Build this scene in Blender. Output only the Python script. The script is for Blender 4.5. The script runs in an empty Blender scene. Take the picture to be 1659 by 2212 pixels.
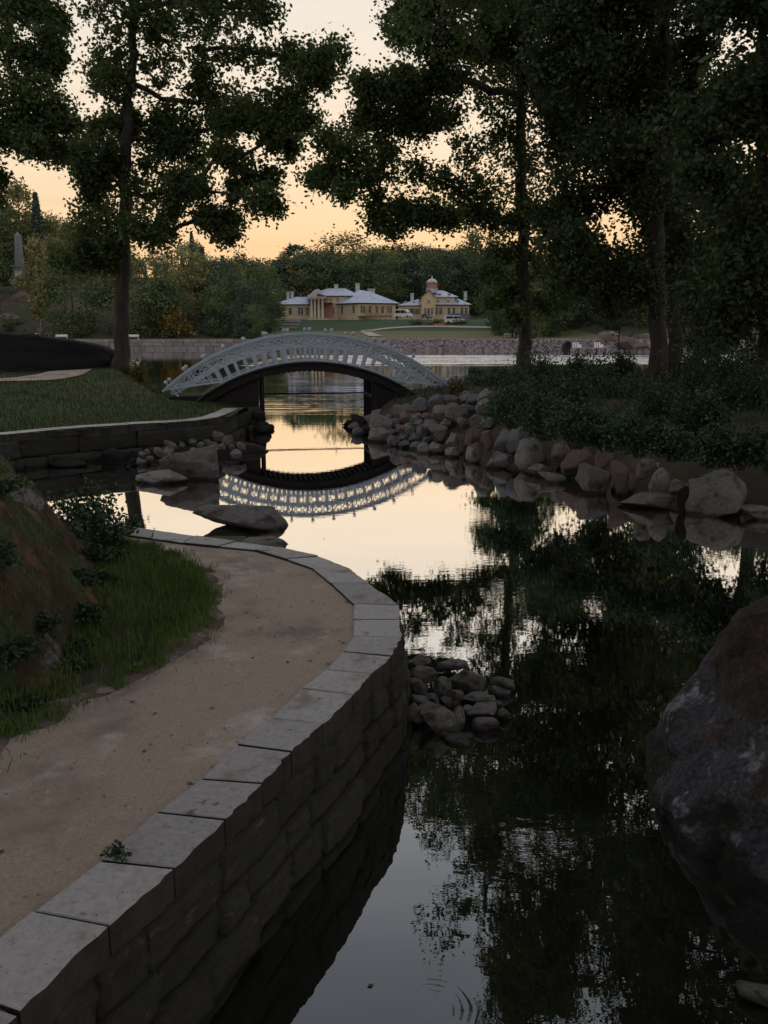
import bpy, bmesh, math, random
import numpy as np
from mathutils import Vector, Matrix, noise

S = bpy.context.scene
COL = S.collection
R = math.radians
random.seed(11)
RNG = np.random.default_rng(11)

# ------------------------------------------------------------------ camera
TH = R(11.5); HC = 3.4; F = 1916.0; CX = 829.5; CY = 1106.0     # pitch, height over the water, focal length and centre of a 1659 x 2212 picture
cam = bpy.data.cameras.new('camera'); camo = bpy.data.objects.new('camera', cam); COL.objects.link(camo)
camo.location = (0, 0, HC); camo.rotation_euler = (R(90) - TH, 0, 0)
cam.sensor_fit = 'VERTICAL'; cam.angle_y = 2 * math.atan(CY / F); cam.clip_end = 4000; cam.clip_start = 0.05
S.camera = camo

# ------------------------------------------------------------------ sky, sun, exposure
SUN_AZ = R(6)                                                     # sunset a little right of the view axis (+Y)
W = bpy.data.worlds.new('World'); S.world = W; W.use_nodes = True
nt = W.node_tree; nt.nodes.clear()
def N(t, **k):
    n = nt.nodes.new(t)
    for a, b in k.items(): setattr(n, a, b)
    return n
def ramp(n, pts):
    cr = n.color_ramp
    while len(cr.elements) > 1: cr.elements.remove(cr.elements[-1])
    cr.elements[0].position = pts[0][0]; cr.elements[0].color = (*pts[0][1], 1)
    for p, c in pts[1:]:
        e = cr.elements.new(p); e.color = (*c, 1)
tc = N('ShaderNodeTexCoord'); sp = N('ShaderNodeSeparateXYZ'); nt.links.new(tc.outputs['Generated'], sp.inputs[0])
west = N('ShaderNodeValToRGB'); nt.links.new(sp.outputs['Z'], west.inputs[0])
ramp(west, [(0.0, (.96, .58, .30)), (.07, (.98, .63, .335)), (.13, (.98, .725, .455)), (.20, (.97, .80, .60)), (.27, (.92, .805, .66)),
            (.34, (.87, .805, .71)), (.44, (.76, .74, .715)), (.55, (.60, .63, .68)), (.70, (.51, .55, .63)), (1.0, (.48, .515, .585))])
east = N('ShaderNodeValToRGB'); nt.links.new(sp.outputs['Z'], east.inputs[0])
ramp(east, [(0.0, (.64, .55, .53)), (.15, (.64, .59, .60)), (.5, (.55, .565, .62)), (1.0, (.48, .515, .585))])
dp = N('ShaderNodeVectorMath', operation='DOT_PRODUCT'); nt.links.new(tc.outputs['Generated'], dp.inputs[0]); dp.inputs[1].default_value = (math.sin(SUN_AZ), math.cos(SUN_AZ), 0)
mr = N('ShaderNodeMapRange', interpolation_type='SMOOTHSTEP'); nt.links.new(dp.outputs['Value'], mr.inputs[0])
mr.inputs[1].default_value = -.55; mr.inputs[2].default_value = .80
mx = N('ShaderNodeMix', data_type='RGBA'); nt.links.new(mr.outputs[0], mx.inputs[0]); nt.links.new(east.outputs[0], mx.inputs[6]); nt.links.new(west.outputs[0], mx.inputs[7])
sky = N('ShaderNodeTexSky', sky_type='NISHITA', sun_disc=False, sun_elevation=R(1.0), sun_rotation=SUN_AZ)
ad = N('ShaderNodeMix', data_type='RGBA', blend_type='ADD'); ad.inputs[0].default_value = .012
nt.links.new(mx.outputs[2], ad.inputs[6]); nt.links.new(sky.outputs[0], ad.inputs[7])
# faint streaks of high cloud over the glow
mpn = N('ShaderNodeMapping'); mpn.inputs['Scale'].default_value = (1.5, 1.5, 22); nt.links.new(tc.outputs['Generated'], mpn.inputs[0])
cn = N('ShaderNodeTexNoise'); cn.inputs['Scale'].default_value = 3; cn.inputs['Detail'].default_value = 4; nt.links.new(mpn.outputs[0], cn.inputs[0])
cm = N('ShaderNodeMapRange'); nt.links.new(cn.outputs[0], cm.inputs[0]); cm.inputs[1].default_value = .45; cm.inputs[2].default_value = .75; cm.inputs[3].default_value = 1.0; cm.inputs[4].default_value = .94
sc_ = N('ShaderNodeVectorMath', operation='SCALE'); nt.links.new(ad.outputs[2], sc_.inputs[0]); nt.links.new(cm.outputs[0], sc_.inputs['Scale'])
bg = N('ShaderNodeBackground'); bg.inputs[1].default_value = 1.0; nt.links.new(sc_.outputs[0], bg.inputs[0])
wo = N('ShaderNodeOutputWorld'); nt.links.new(bg.outputs[0], wo.inputs[0])
sl = bpy.data.lights.new('sun', 'SUN'); sl.energy = .4; sl.angle = R(3); sl.color = (1, .72, .45)
so = bpy.data.objects.new('sun', sl); COL.objects.link(so)
so.rotation_euler = Vector((math.sin(SUN_AZ), math.cos(SUN_AZ), math.tan(R(1.0)))).to_track_quat('Z', 'Y').to_euler()
S.view_settings.view_transform = 'Standard'; S.view_settings.look = 'None'; S.view_settings.exposure = 0; S.view_settings.gamma = 1
S.view_settings.use_curve_mapping = False
S.cycles.max_bounces = 5; S.cycles.diffuse_bounces = 2; S.cycles.glossy_bounces = 3; S.cycles.transmission_bounces = 2

# ------------------------------------------------------------------ a pixel of the photograph -> a point in the place
def ray(x, y):
    u = (x - CX) / F; v = (CY - y) / F
    return Vector((u, math.cos(TH) + v * math.sin(TH), v * math.cos(TH) - math.sin(TH)))
def G(x, y, z=0.0):
    r = ray(x, y); t = (z - HC) / r.z
    return Vector((r.x * t, r.y * t, z))
def V(x, y, Y):
    r = ray(x, y); t = Y / r.y
    return Vector((r.x * t, Y, HC + r.z * t))
def sm(a, b, x):
    t = min(1, max(0, (x - a) / (b - a))); return t * t * (3 - 2 * t)

# ------------------------------------------------------------------ materials
MATS = {}
def mat(name, cols, scale=4, detail=6, rough=.85, bump=.3, bscale=None, bdist=.02, island=.0, objrand=.0, stretch=(1, 1, 1), metal=0, spec=.3, transl=0, tcol=None, coord='Object',
        patch=None, rot=0):
    """noise coloured principled; patch=(colour, scale, lo, hi) adds blotches of a second colour; island/objrand: value change per leaf / per object"""
    m = bpy.data.materials.new(name); m.use_nodes = True; t = m.node_tree; t.nodes.clear()
    def n(ty, **k):
        q = t.nodes.new(ty)
        for a, b in k.items(): setattr(q, a, b)
        return q
    L = t.links.new
    out = n('ShaderNodeOutputMaterial'); p = n('ShaderNodeBsdfPrincipled')
    p.inputs['Roughness'].default_value = rough; p.inputs['Metallic'].default_value = metal; p.inputs['Specular IOR Level'].default_value = spec
    co = n('ShaderNodeTexCoord'); mp = n('ShaderNodeMapping'); mp.inputs['Scale'].default_value = stretch
    if coord == 'World':
        ge = n('ShaderNodeNewGeometry'); L(ge.outputs['Position'], mp.inputs[0])
    else:
        L(co.outputs[coord], mp.inputs[0])
    if objrand:
        oi = n('ShaderNodeObjectInfo'); va = n('ShaderNodeVectorMath', operation='ADD'); mu = n('ShaderNodeVectorMath', operation='SCALE')
        cb = n('ShaderNodeCombineXYZ'); L(oi.outputs['Random'], cb.inputs[0]); L(oi.outputs['Random'], cb.inputs[1]); L(oi.outputs['Random'], cb.inputs[2])
        L(cb.outputs[0], mu.inputs[0]); mu.inputs['Scale'].default_value = 57; L(mp.outputs[0], va.inputs[0]); L(mu.outputs[0], va.inputs[1]); vec = va.outputs[0]
    else: vec = mp.outputs[0]
    no = n('ShaderNodeTexNoise'); no.inputs['Scale'].default_value = scale; no.inputs['Detail'].default_value = detail; no.inputs['Roughness'].default_value = .65; L(vec, no.inputs[0])
    cr = n('ShaderNodeValToRGB'); k = len(cols)
    pts = [(.28 + .44 * i / max(1, k - 1), c) for i, c in enumerate(cols)]
    cr_ = cr.color_ramp
    cr_.elements[0].position = pts[0][0]; cr_.elements[0].color = (*pts[0][1], 1)
    cr_.elements[1].position = pts[-1][0]; cr_.elements[1].color = (*pts[-1][1], 1)
    for q, c in pts[1:-1]:
        e = cr_.elements.new(q); e.color = (*c, 1)
    L(no.outputs[0], cr.inputs[0]); colr = cr.outputs[0]
    if patch:
        for (pc, ps, lo, hi) in (patch if isinstance(patch, list) else [patch]):
            n2 = n('ShaderNodeTexNoise'); n2.inputs['Scale'].default_value = ps; n2.inputs['Detail'].default_value = 5; n2.inputs['Roughness'].default_value = .6; L(vec, n2.inputs[0])
            m2 = n('ShaderNodeMapRange', interpolation_type='SMOOTHSTEP'); L(n2.outputs[0], m2.inputs[0]); m2.inputs[1].default_value = lo; m2.inputs[2].default_value = hi
            mm = n('ShaderNodeMix', data_type='RGBA'); L(m2.outputs[0], mm.inputs[0]); L(colr, mm.inputs[6]); mm.inputs[7].default_value = (*pc, 1); colr = mm.outputs[2]
    if island or objrand:
        hv = n('ShaderNodeHueSaturation'); src = None
        if island:
            ge = n('ShaderNodeNewGeometry'); src = ge.outputs['Random Per Island']; amp = island
        else:
            src = oi.outputs['Random']; amp = objrand
        mr = n('ShaderNodeMapRange'); L(src, mr.inputs[0]); mr.inputs[3].default_value = 1 - amp; mr.inputs[4].default_value = 1 + amp
        mh = n('ShaderNodeMapRange'); L(src, mh.inputs[0]); mh.inputs[3].default_value = .5 - .03 * amp; mh.inputs[4].default_value = .5 + .03 * amp
        L(mr.outputs[0], hv.inputs['Value']); L(mh.outputs[0], hv.inputs['Hue']); L(colr, hv.inputs['Color']); colr = hv.outputs[0]
    if name in ('granite', 'granite_pink', 'granite_blue', 'wall_stone', 'moss_boulder'):
        gw = n('ShaderNodeNewGeometry'); sw = n('ShaderNodeSeparateXYZ'); L(gw.outputs['Position'], sw.inputs[0])
        nw = n('ShaderNodeTexNoise'); nw.inputs['Scale'].default_value = 5; L(gw.outputs['Position'], nw.inputs[0])
        aw = n('ShaderNodeMath', operation='MULTIPLY_ADD'); L(nw.outputs[0], aw.inputs[0]); aw.inputs[1].default_value = -.10; L(sw.outputs[2], aw.inputs[2])
        rw = n('ShaderNodeMapRange', interpolation_type='SMOOTHSTEP'); L(aw.outputs[0], rw.inputs[0]); rw.inputs[1].default_value = -.01; rw.inputs[2].default_value = .05; rw.inputs[3].default_value = .38; rw.inputs[4].default_value = 1
        vw = n('ShaderNodeVectorMath', operation='SCALE'); L(colr, vw.inputs[0]); L(rw.outputs[0], vw.inputs['Scale']); colr = vw.outputs[0]
    if name == 'moss_boulder':
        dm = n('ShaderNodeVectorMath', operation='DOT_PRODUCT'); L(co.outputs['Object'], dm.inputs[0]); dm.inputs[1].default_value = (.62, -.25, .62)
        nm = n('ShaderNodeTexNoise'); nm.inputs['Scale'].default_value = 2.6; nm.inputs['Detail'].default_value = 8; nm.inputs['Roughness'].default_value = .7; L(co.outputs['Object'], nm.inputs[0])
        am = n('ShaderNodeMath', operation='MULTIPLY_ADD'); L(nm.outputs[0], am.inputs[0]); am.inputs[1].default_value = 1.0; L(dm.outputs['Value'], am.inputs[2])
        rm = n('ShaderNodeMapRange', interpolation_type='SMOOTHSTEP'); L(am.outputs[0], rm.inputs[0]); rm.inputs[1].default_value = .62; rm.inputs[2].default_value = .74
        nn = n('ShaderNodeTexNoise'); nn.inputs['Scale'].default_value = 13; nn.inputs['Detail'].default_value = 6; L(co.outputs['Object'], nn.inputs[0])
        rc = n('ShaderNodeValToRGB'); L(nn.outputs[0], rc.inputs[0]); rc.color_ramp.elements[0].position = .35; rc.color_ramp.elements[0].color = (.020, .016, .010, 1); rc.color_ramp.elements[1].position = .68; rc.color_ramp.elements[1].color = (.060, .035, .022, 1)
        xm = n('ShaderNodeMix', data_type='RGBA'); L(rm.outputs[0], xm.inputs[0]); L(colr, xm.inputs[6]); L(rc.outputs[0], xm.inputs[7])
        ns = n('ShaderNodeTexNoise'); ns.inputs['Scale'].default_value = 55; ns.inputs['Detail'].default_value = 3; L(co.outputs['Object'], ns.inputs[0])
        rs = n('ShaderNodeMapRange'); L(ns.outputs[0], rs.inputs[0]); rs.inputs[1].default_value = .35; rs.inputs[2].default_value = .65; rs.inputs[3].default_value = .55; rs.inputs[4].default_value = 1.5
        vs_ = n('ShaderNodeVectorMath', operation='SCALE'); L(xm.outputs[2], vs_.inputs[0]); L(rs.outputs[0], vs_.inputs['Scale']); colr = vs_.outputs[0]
    L(colr, p.inputs['Base Color'])
    if bump:
        nb = n('ShaderNodeTexNoise'); nb.inputs['Scale'].default_value = bscale or scale * 3; nb.inputs['Detail'].default_value = 7; nb.inputs['Roughness'].default_value = .7; L(vec, nb.inputs[0])
        bp = n('ShaderNodeBump'); bp.inputs['Strength'].default_value = bump; bp.inputs['Distance'].default_value = bdist; L(nb.outputs[0], bp.inputs['Height']); L(bp.outputs[0], p.inputs['Normal'])
    if transl:
        tr = n('ShaderNodeBsdfTranslucent'); ms = n('ShaderNodeMixShader'); ms.inputs[0].default_value = transl
        if tcol:
            tr.inputs[0].default_value = (*tcol, 1)
        else: L(colr, tr.inputs[0])
        L(p.outputs[0], ms.inputs[1]); L(tr.outputs[0], ms.inputs[2]); L(ms.outputs[0], out.inputs[0])
    else: L(p.outputs[0], out.inputs[0])
    MATS[name] = m; return m

mat('granite', [(0.102, 0.090, 0.078), (0.156, 0.138, 0.123), (0.216, 0.195, 0.180)], scale=9, bump=.5, bscale=22, bdist=.02, objrand=.22, patch=[((.05, .05, .028), 2.0, .50, .68), ((.26, .26, .25), 5, .60, .74)])
mat('granite_pink', [(0.114, 0.076, 0.065), (0.158, 0.109, 0.095), (0.205, 0.155, 0.141)], scale=9, bump=.5, bscale=22, bdist=.02, objrand=.2, patch=((.11, .10, .085), 2.2, .50, .7))
mat('granite_blue', [(0.074, 0.072, 0.081), (0.116, 0.113, 0.122), (0.166, 0.162, 0.163)], scale=9, bump=.5, bscale=22, bdist=.02, objrand=.15, patch=((.11, .10, .085), 2.2, .50, .7))
mat('coping', [(0.297, 0.278, 0.260), (0.386, 0.361, 0.340), (0.460, 0.433, 0.405)], scale=26, bump=.45, bscale=60, bdist=.006, objrand=.17, patch=[((.26, .205, .175), 3.2, .52, .70), ((.20, .18, .16), 38, .62, .70), ((.16, .15, .12), 9, .62, .70)])
mat('wall_stone', [(0.024, 0.023, 0.017), (0.043, 0.040, 0.031), (0.067, 0.062, 0.052)], scale=7, bump=.8, bscale=16, bdist=.03, objrand=.25, patch=[((.040, .045, .020), 2.2, .5, .68), ((.15, .095, .07), 4, .6, .75)])
mat('far_stone', [(0.150, 0.122, 0.116), (0.212, 0.178, 0.168), (0.257, 0.223, 0.215)], scale=1.2, bump=.5, bscale=3, bdist=.08, objrand=.2)
mat('rubble', [(0.153, 0.118, 0.115), (0.214, 0.172, 0.172), (0.275, 0.234, 0.233)], scale=.8, bump=.4, bscale=3, bdist=.1, island=.35)
mat('gravel', [(0.272, 0.205, 0.154), (0.376, 0.290, 0.221), (0.450, 0.360, 0.277)], scale=60, bump=.55, bscale=140, bdist=.008, coord='World',
    patch=[((.22, .165, .13), .9, .48, .68), ((.54, .47, .41), 1.6, .54, .72), ((.24, .20, .17), 70, .60, .70), ((.56, .51, .46), 95, .64, .72)])
mat('earth', [(.085, .060, .045), (.125, .09, .07), (.20, .155, .125)], scale=9, bump=.7, bscale=60, bdist=.015, coord='World', patch=[((.045, .05, .02), 3.0, .52, .66), ((.28, .22, .185), 5, .56, .68)])
mat('pebble', [(.20, .17, .15), (.33, .29, .26), (.46, .43, .40)], scale=3, bump=0, island=.4)
mat('soil_grass', [(.040, .032, .020), (.058, .046, .030), (.050, .055, .022)], scale=3.5, bump=.9, bscale=40, bdist=.04, coord='World', patch=[((.10, .070, .050), 1.1, .53, .66), ((.05, .035, .02), 12, .58, .66)])
mat('lawn', [(0.032, 0.048, 0.013), (0.044, 0.064, 0.018), (0.060, 0.080, 0.024)], scale=1.3, bump=1, bscale=18, bdist=.07, coord='World', patch=[((.10, .075, .035), .35, .50, .66), ((.035, .055, .015), 5, .5, .7)])
mat('far_lawn', [(.085, .105, .035), (.14, .13, .05), (.18, .155, .065)], scale=.05, bump=.5, bscale=1.5, bdist=.2, coord='World', patch=((.06, .09, .03), .02, .5, .65))
mat('slope_grass', [(.035, .06, .022), (.05, .08, .03)], scale=.2, bump=.8, bscale=1.5, bdist=.3, coord='World')
mat('forest_floor', [(.03, .04, .02), (.06, .06, .03), (.12, .075, .05)], scale=.12, bump=.6, bscale=1, bdist=.3, coord='World')
mat('moss_rock', [(0.044, 0.037, 0.016), (0.067, 0.051, 0.025), (0.092, 0.064, 0.035)], scale=4, bump=1, bscale=24, bdist=.05, coord='World',
    patch=[((.055, .085, .028), 2.4, .46, .60), ((.17, .10, .055), 3.1, .54, .66), ((.24, .23, .23), 1.5, .60, .66), ((.03, .035, .015), 7, .56, .68)])
mat('moss_boulder', [(0.037, 0.035, 0.041), (0.061, 0.057, 0.065), (0.097, 0.093, 0.102)], scale=3.2, bump=1, bscale=16, bdist=.12, coord='Object', patch=[((.22, .22, .235), 4.2, .58, .63), ((.022, .022, .013), 2.3, .50, .57), ((.17, .165, .17), 11, .60, .64)])
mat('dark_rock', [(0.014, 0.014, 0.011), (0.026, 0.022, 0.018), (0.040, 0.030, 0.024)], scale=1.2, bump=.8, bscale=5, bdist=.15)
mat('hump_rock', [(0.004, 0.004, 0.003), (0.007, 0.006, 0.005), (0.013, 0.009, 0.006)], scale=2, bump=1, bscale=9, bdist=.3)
mat('bark', [(.025, .020, .015), (.05, .042, .034), (.085, .072, .06)], scale=5, bump=1, bscale=11, bdist=.06, stretch=(1, 1, .25))
mat('far_bark', [(.05, .04, .03), (.12, .10, .085)], scale=1, bump=0)
mat('birch_bark', [(.10, .09, .08), (.38, .36, .34), (.45, .43, .40)], scale=2, bump=0)
mat('oak_leaf', [(0.062, 0.094, 0.029), (0.093, 0.130, 0.040), (0.127, 0.163, 0.052)], scale=.6, bump=0, island=.35, rough=.6, spec=.3, transl=.45, coord='World')
mat('dark_leaf', [(0.040, 0.059, 0.020), (0.057, 0.082, 0.028), (0.080, 0.106, 0.037)], scale=.6, bump=0, island=.35, rough=.6, spec=.3, transl=.4, coord='World')
mat('bush_leaf', [(0.026, 0.050, 0.018), (0.036, 0.068, 0.023), (0.053, 0.089, 0.031)], scale=1.5, bump=0, island=.4, rough=.55, spec=.35, transl=.22, coord='World')
mat('yellow_leaf', [(.10, .095, .02), (.15, .12, .03)], scale=1.5, bump=0, island=.4, transl=.3, coord='World')
mat('grass_blade', [(0.083, 0.143, 0.031), (0.117, 0.188, 0.040), (0.193, 0.206, 0.061)], scale=1.2, bump=0, island=.4, transl=.25, coord='World')
mat('lawn_blade', [(0.036, 0.057, 0.014), (0.049, 0.073, 0.019), (0.081, 0.073, 0.033)], scale=.5, bump=0, island=.4, transl=.25, coord='World')
mat('dry_blade', [(.10, .07, .04), (.16, .12, .07)], scale=1.2, bump=0, island=.4, coord='World')
mat('forest_leaf', [(0.090, 0.125, 0.054), (0.120, 0.156, 0.066), (0.150, 0.179, 0.075)], scale=.08, bump=0, island=.28, objrand=0, transl=.2, coord='World')
mat('olive_leaf', [(0.194, 0.193, 0.077), (0.251, 0.231, 0.089), (0.307, 0.254, 0.096)], scale=.1, bump=0, island=.3, transl=.2, coord='World')
mat('spruce_leaf', [(0.075, 0.112, 0.075), (0.100, 0.141, 0.091)], scale=.1, bump=0, island=.4, coord='World')
mat('wood_leaf', [(0.063, 0.089, 0.050), (0.082, 0.112, 0.060), (0.103, 0.132, 0.067)], scale=.08, bump=0, island=.28, transl=.2, coord='World')
mat('autumn_leaf', [(.18, .12, .03), (.26, .175, .04)], scale=.2, bump=0, island=.4, transl=.2, coord='World')
mat('bridge_paint', [(0.348, 0.403, 0.448), (0.417, 0.475, 0.521), (0.469, 0.524, 0.566)], scale=7, bump=.15, bscale=30, bdist=.004, rough=.6, patch=((.36, .38, .38), 3, .6, .75))
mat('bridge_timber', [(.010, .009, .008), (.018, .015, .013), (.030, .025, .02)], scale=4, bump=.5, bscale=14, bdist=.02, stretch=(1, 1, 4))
mat('deck_plank', [(.05, .045, .04), (.09, .08, .07)], scale=4, bump=.4, bscale=20, bdist=.01, objrand=.3)
mat('ochre_wall', [(0.615, 0.459, 0.246), (0.687, 0.521, 0.293), (0.733, 0.571, 0.354)], scale=.5, bump=0, rough=.9, spec=.1)
mat('pale_trim', [(.55, .46, .33), (.62, .53, .40)], scale=1, bump=0)
mat('metal_roof', [(0.380, 0.414, 0.483), (0.483, 0.517, 0.598), (0.575, 0.609, 0.690)], scale=.6, bump=.2, bscale=2, bdist=.05, rough=.42, metal=.35)
mat('eave', [(.10, .055, .06), (.15, .08, .085)], scale=1, bump=0)
mat('window_frame', [(.50, .46, .42), (.6, .56, .52)], scale=1, bump=0)
mat('window_glass', [(.02, .02, .022), (.05, .05, .055)], scale=1, bump=0, rough=.1, spec=.6)
mat('bare_brick', [(.42, .20, .14), (.52, .28, .20)], scale=1, bump=0)
mat('scaffold_wood', [(.34, .17, .11), (.46, .26, .17)], scale=1, bump=0)
mat('white_paint', [(.72, .71, .68), (.80, .79, .77)], scale=2, bump=0, rough=.5)
mat('chimney_white', [(.45, .44, .43), (.58, .57, .55)], scale=1, bump=0)
mat('car_glass', [(.015, .015, .02), (.03, .03, .035)], scale=1, bump=0, rough=.1, spec=.6)
mat('rubber', [(.015, .015, .015), (.03, .03, .03)], scale=4, bump=0)
mat('grey_paint', [(.16, .18, .21), (.22, .24, .27)], scale=1, bump=0, rough=.4)
mat('obelisk_stone', [(.165, .165, .175), (.215, .215, .225)], scale=.5, bump=.2, bscale=2, bdist=.05)
mat('rust_metal', [(.03, .022, .018), (.06, .04, .03)], scale=4, bump=.1)
mat('pale_stone', [(.38, .33, .29), (.55, .50, .45)], scale=9, bump=.4, bscale=22, bdist=.02, objrand=.15)
mat('concrete', [(.30, .27, .26), (.40, .36, .34)], scale=1, bump=.3, bscale=4, bdist=.05)
mat('sand', [(.38, .30, .24), (.48, .40, .33)], scale=.3, bump=0, coord='World')

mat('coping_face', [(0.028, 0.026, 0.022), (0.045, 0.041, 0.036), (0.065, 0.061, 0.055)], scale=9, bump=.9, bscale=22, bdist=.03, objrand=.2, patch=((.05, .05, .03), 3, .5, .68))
def water_material():
    m = bpy.data.materials.new('water'); m.use_nodes = True; t = m.node_tree; t.nodes.clear(); L = t.links.new
    def n(ty, **k):
        q = t.nodes.new(ty)
        for a, b in k.items(): setattr(q, a, b)
        return q
    def math_(op, a, b=None, c=None):
        q = n('ShaderNodeMath', operation=op)
        for i, v in enumerate((a, b, c)):
            if v is None: continue
            if isinstance(v, (int, float)): q.inputs[i].default_value = v
            else: L(v, q.inputs[i])
        return q.outputs[0]
    def rng(v, a, b, c=0., d=1.):
        q = n('ShaderNodeMapRange', interpolation_type='SMOOTHSTEP'); L(v, q.inputs[0])
        for i, x in enumerate((a, b, c, d)): q.inputs[1 + i].default_value = x
        return q.outputs[0]
    ge = n('ShaderNodeNewGeometry'); sp = n('ShaderNodeSeparateXYZ'); L(ge.outputs['Position'], sp.inputs[0]); X, Y = sp.outputs[0], sp.outputs[1]
    def wave(sx, sy, scale, detail, dist=0):
        mp = n('ShaderNodeMapping'); mp.inputs['Scale'].default_value = (sx, sy, 1); L(ge.outputs['Position'], mp.inputs[0])
        q = n('ShaderNodeTexNoise'); q.inputs['Scale'].default_value = scale; q.inputs['Detail'].default_value = detail; q.inputs['Distortion'].default_value = dist; L(mp.outputs[0], q.inputs[0])
        return q.outputs[0]
    # ripples: still pond near the wall, lively under and beyond the bridge, a wind-roughened band far out
    a_pond = math_('MULTIPLY', rng(wave(.35, .5, 1, 2), .42, .66), .0009)
    calm = math_('SUBTRACT', 1.0, rng(X, -.2, .9))
    a_pond = math_('MULTIPLY', a_pond, math_('SUBTRACT', 1.0, math_('MULTIPLY', calm, .8)))
    h1 = math_('MULTIPLY', wave(.9, 2.2, 3.4, 3), math_('ADD', a_pond, .00032))
    a_lake = math_('MULTIPLY', math_('MULTIPLY', rng(Y, 29, 44), rng(Y, 62, 78, 1, .25)), rng(wave(.05, .16, 1, 2), .35, .62, .25, 1))
    h2 = math_('MULTIPLY', wave(.22, 1.5, 1.25, 3), math_('MULTIPLY', a_lake, .017))
    edge = math_('ADD', Y, math_('MULTIPLY', wave(.03, .03, 1, 2), 3.0))
    band = math_('MULTIPLY', math_('MULTIPLY', rng(edge, 92.5, 93.6), rng(edge, 137, 131)), rng(X, -16, -9))
    lull = rng(wave(.010, .10, 1, 1), .54, .62, 1, .10)
    h3 = math_('MULTIPLY', wave(.16, 1.0, 1.1, 2), math_('MULTIPLY', math_('MULTIPLY', band, lull), .75))
    # ring of ripples near the shore
    c0 = G(930, 2178)
    dx = math_('SUBTRACT', X, c0.x); dy = math_('SUBTRACT', Y, c0.y); rr = math_('SQRT', math_('ADD', math_('MULTIPLY', dx, dx), math_('MULTIPLY', dy, dy)))
    ring = math_('MULTIPLY', math_('SINE', math_('MULTIPLY', math_('ADD', rr, math_('MULTIPLY', wave(6, 6, 1, 2), .05)), 150)), math_('MULTIPLY', rng(rr, .27, .20), rng(rr, .02, .10)))
    h4 = math_('MULTIPLY', ring, .00016)
    hh = math_('ADD', math_('ADD', h1, h2), math_('ADD', h3, h4))
    bp = n('ShaderNodeBump'); bp.inputs['Strength'].default_value = 1; bp.inputs['Distance'].default_value = 1; L(hh, bp.inputs['Height'])
    lw = n('ShaderNodeLayerWeight'); lw.inputs[0].default_value = .5                     # facing = 1 - cos
    cr = n('ShaderNodeValToRGB'); L(lw.outputs['Facing'], cr.inputs[0])
    pts = [(0, .04), (.30, .115), (.38, .165), (.48, .30), (.58, .56), (.68, .85), (.78, .95), (.9, .985), (1, 1)]
    e = cr.color_ramp.elements; e[0].position, e[0].color = 0, (.06, .06, .06, 1); e[1].position, e[1].color = 1, (1, 1, 1, 1)
    for p, v in pts[1:-1]:
        q = e.new(p); q.color = (v, v, v, 1)
    gl = n('ShaderNodeBsdfGlossy'); gl.inputs['Roughness'].default_value = .0; gl.inputs['Color'].default_value = (.97, .97, .97, 1); L(bp.outputs[0], gl.inputs['Normal'])
    df = n('ShaderNodeBsdfDiffuse'); df.inputs[0].default_value = (.010, .010, .007, 1)
    ms = n('ShaderNodeMixShader'); L(cr.outputs[0], ms.inputs[0]); L(df.outputs[0], ms.inputs[1]); L(gl.outputs[0], ms.inputs[2])
    o = n('ShaderNodeOutputMaterial'); L(ms.outputs[0], o.inputs[0]); return m
MATS['water'] = water_material()

# ------------------------------------------------------------------ object helpers
def link(name, me, m, parent=None, loc=None, rot=None, scale=None):
    o = bpy.data.objects.new(name, me); COL.objects.link(o)
    if m is not None and len(me.materials) == 0: me.materials.append(MATS[m])
    if parent is not None: o.parent = parent
    if loc is not None: o.location = loc
    if rot is not None: o.rotation_euler = rot
    if scale is not None: o.scale = scale
    return o
def tag(o, label, cat, group=None):
    o['label'] = label; o['category'] = cat
    if group: o['group'] = group
    return o
def thing(name, label, cat, loc=(0, 0, 0), group=None, rz=0):
    o = bpy.data.objects.new(name, None); COL.objects.link(o); o.location = loc; o.rotation_euler = (0, 0, rz); o.empty_display_size = .1
    return tag(o, label, cat, group)
def struct(o, kind='structure'):
    o['kind'] = kind; return o
def copy_tree(o, parent=None, **kw):
    c = o.copy(); COL.objects.link(c); c.parent = parent
    for ch in list(o.children): copy_tree(ch, c)
    return c

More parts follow.
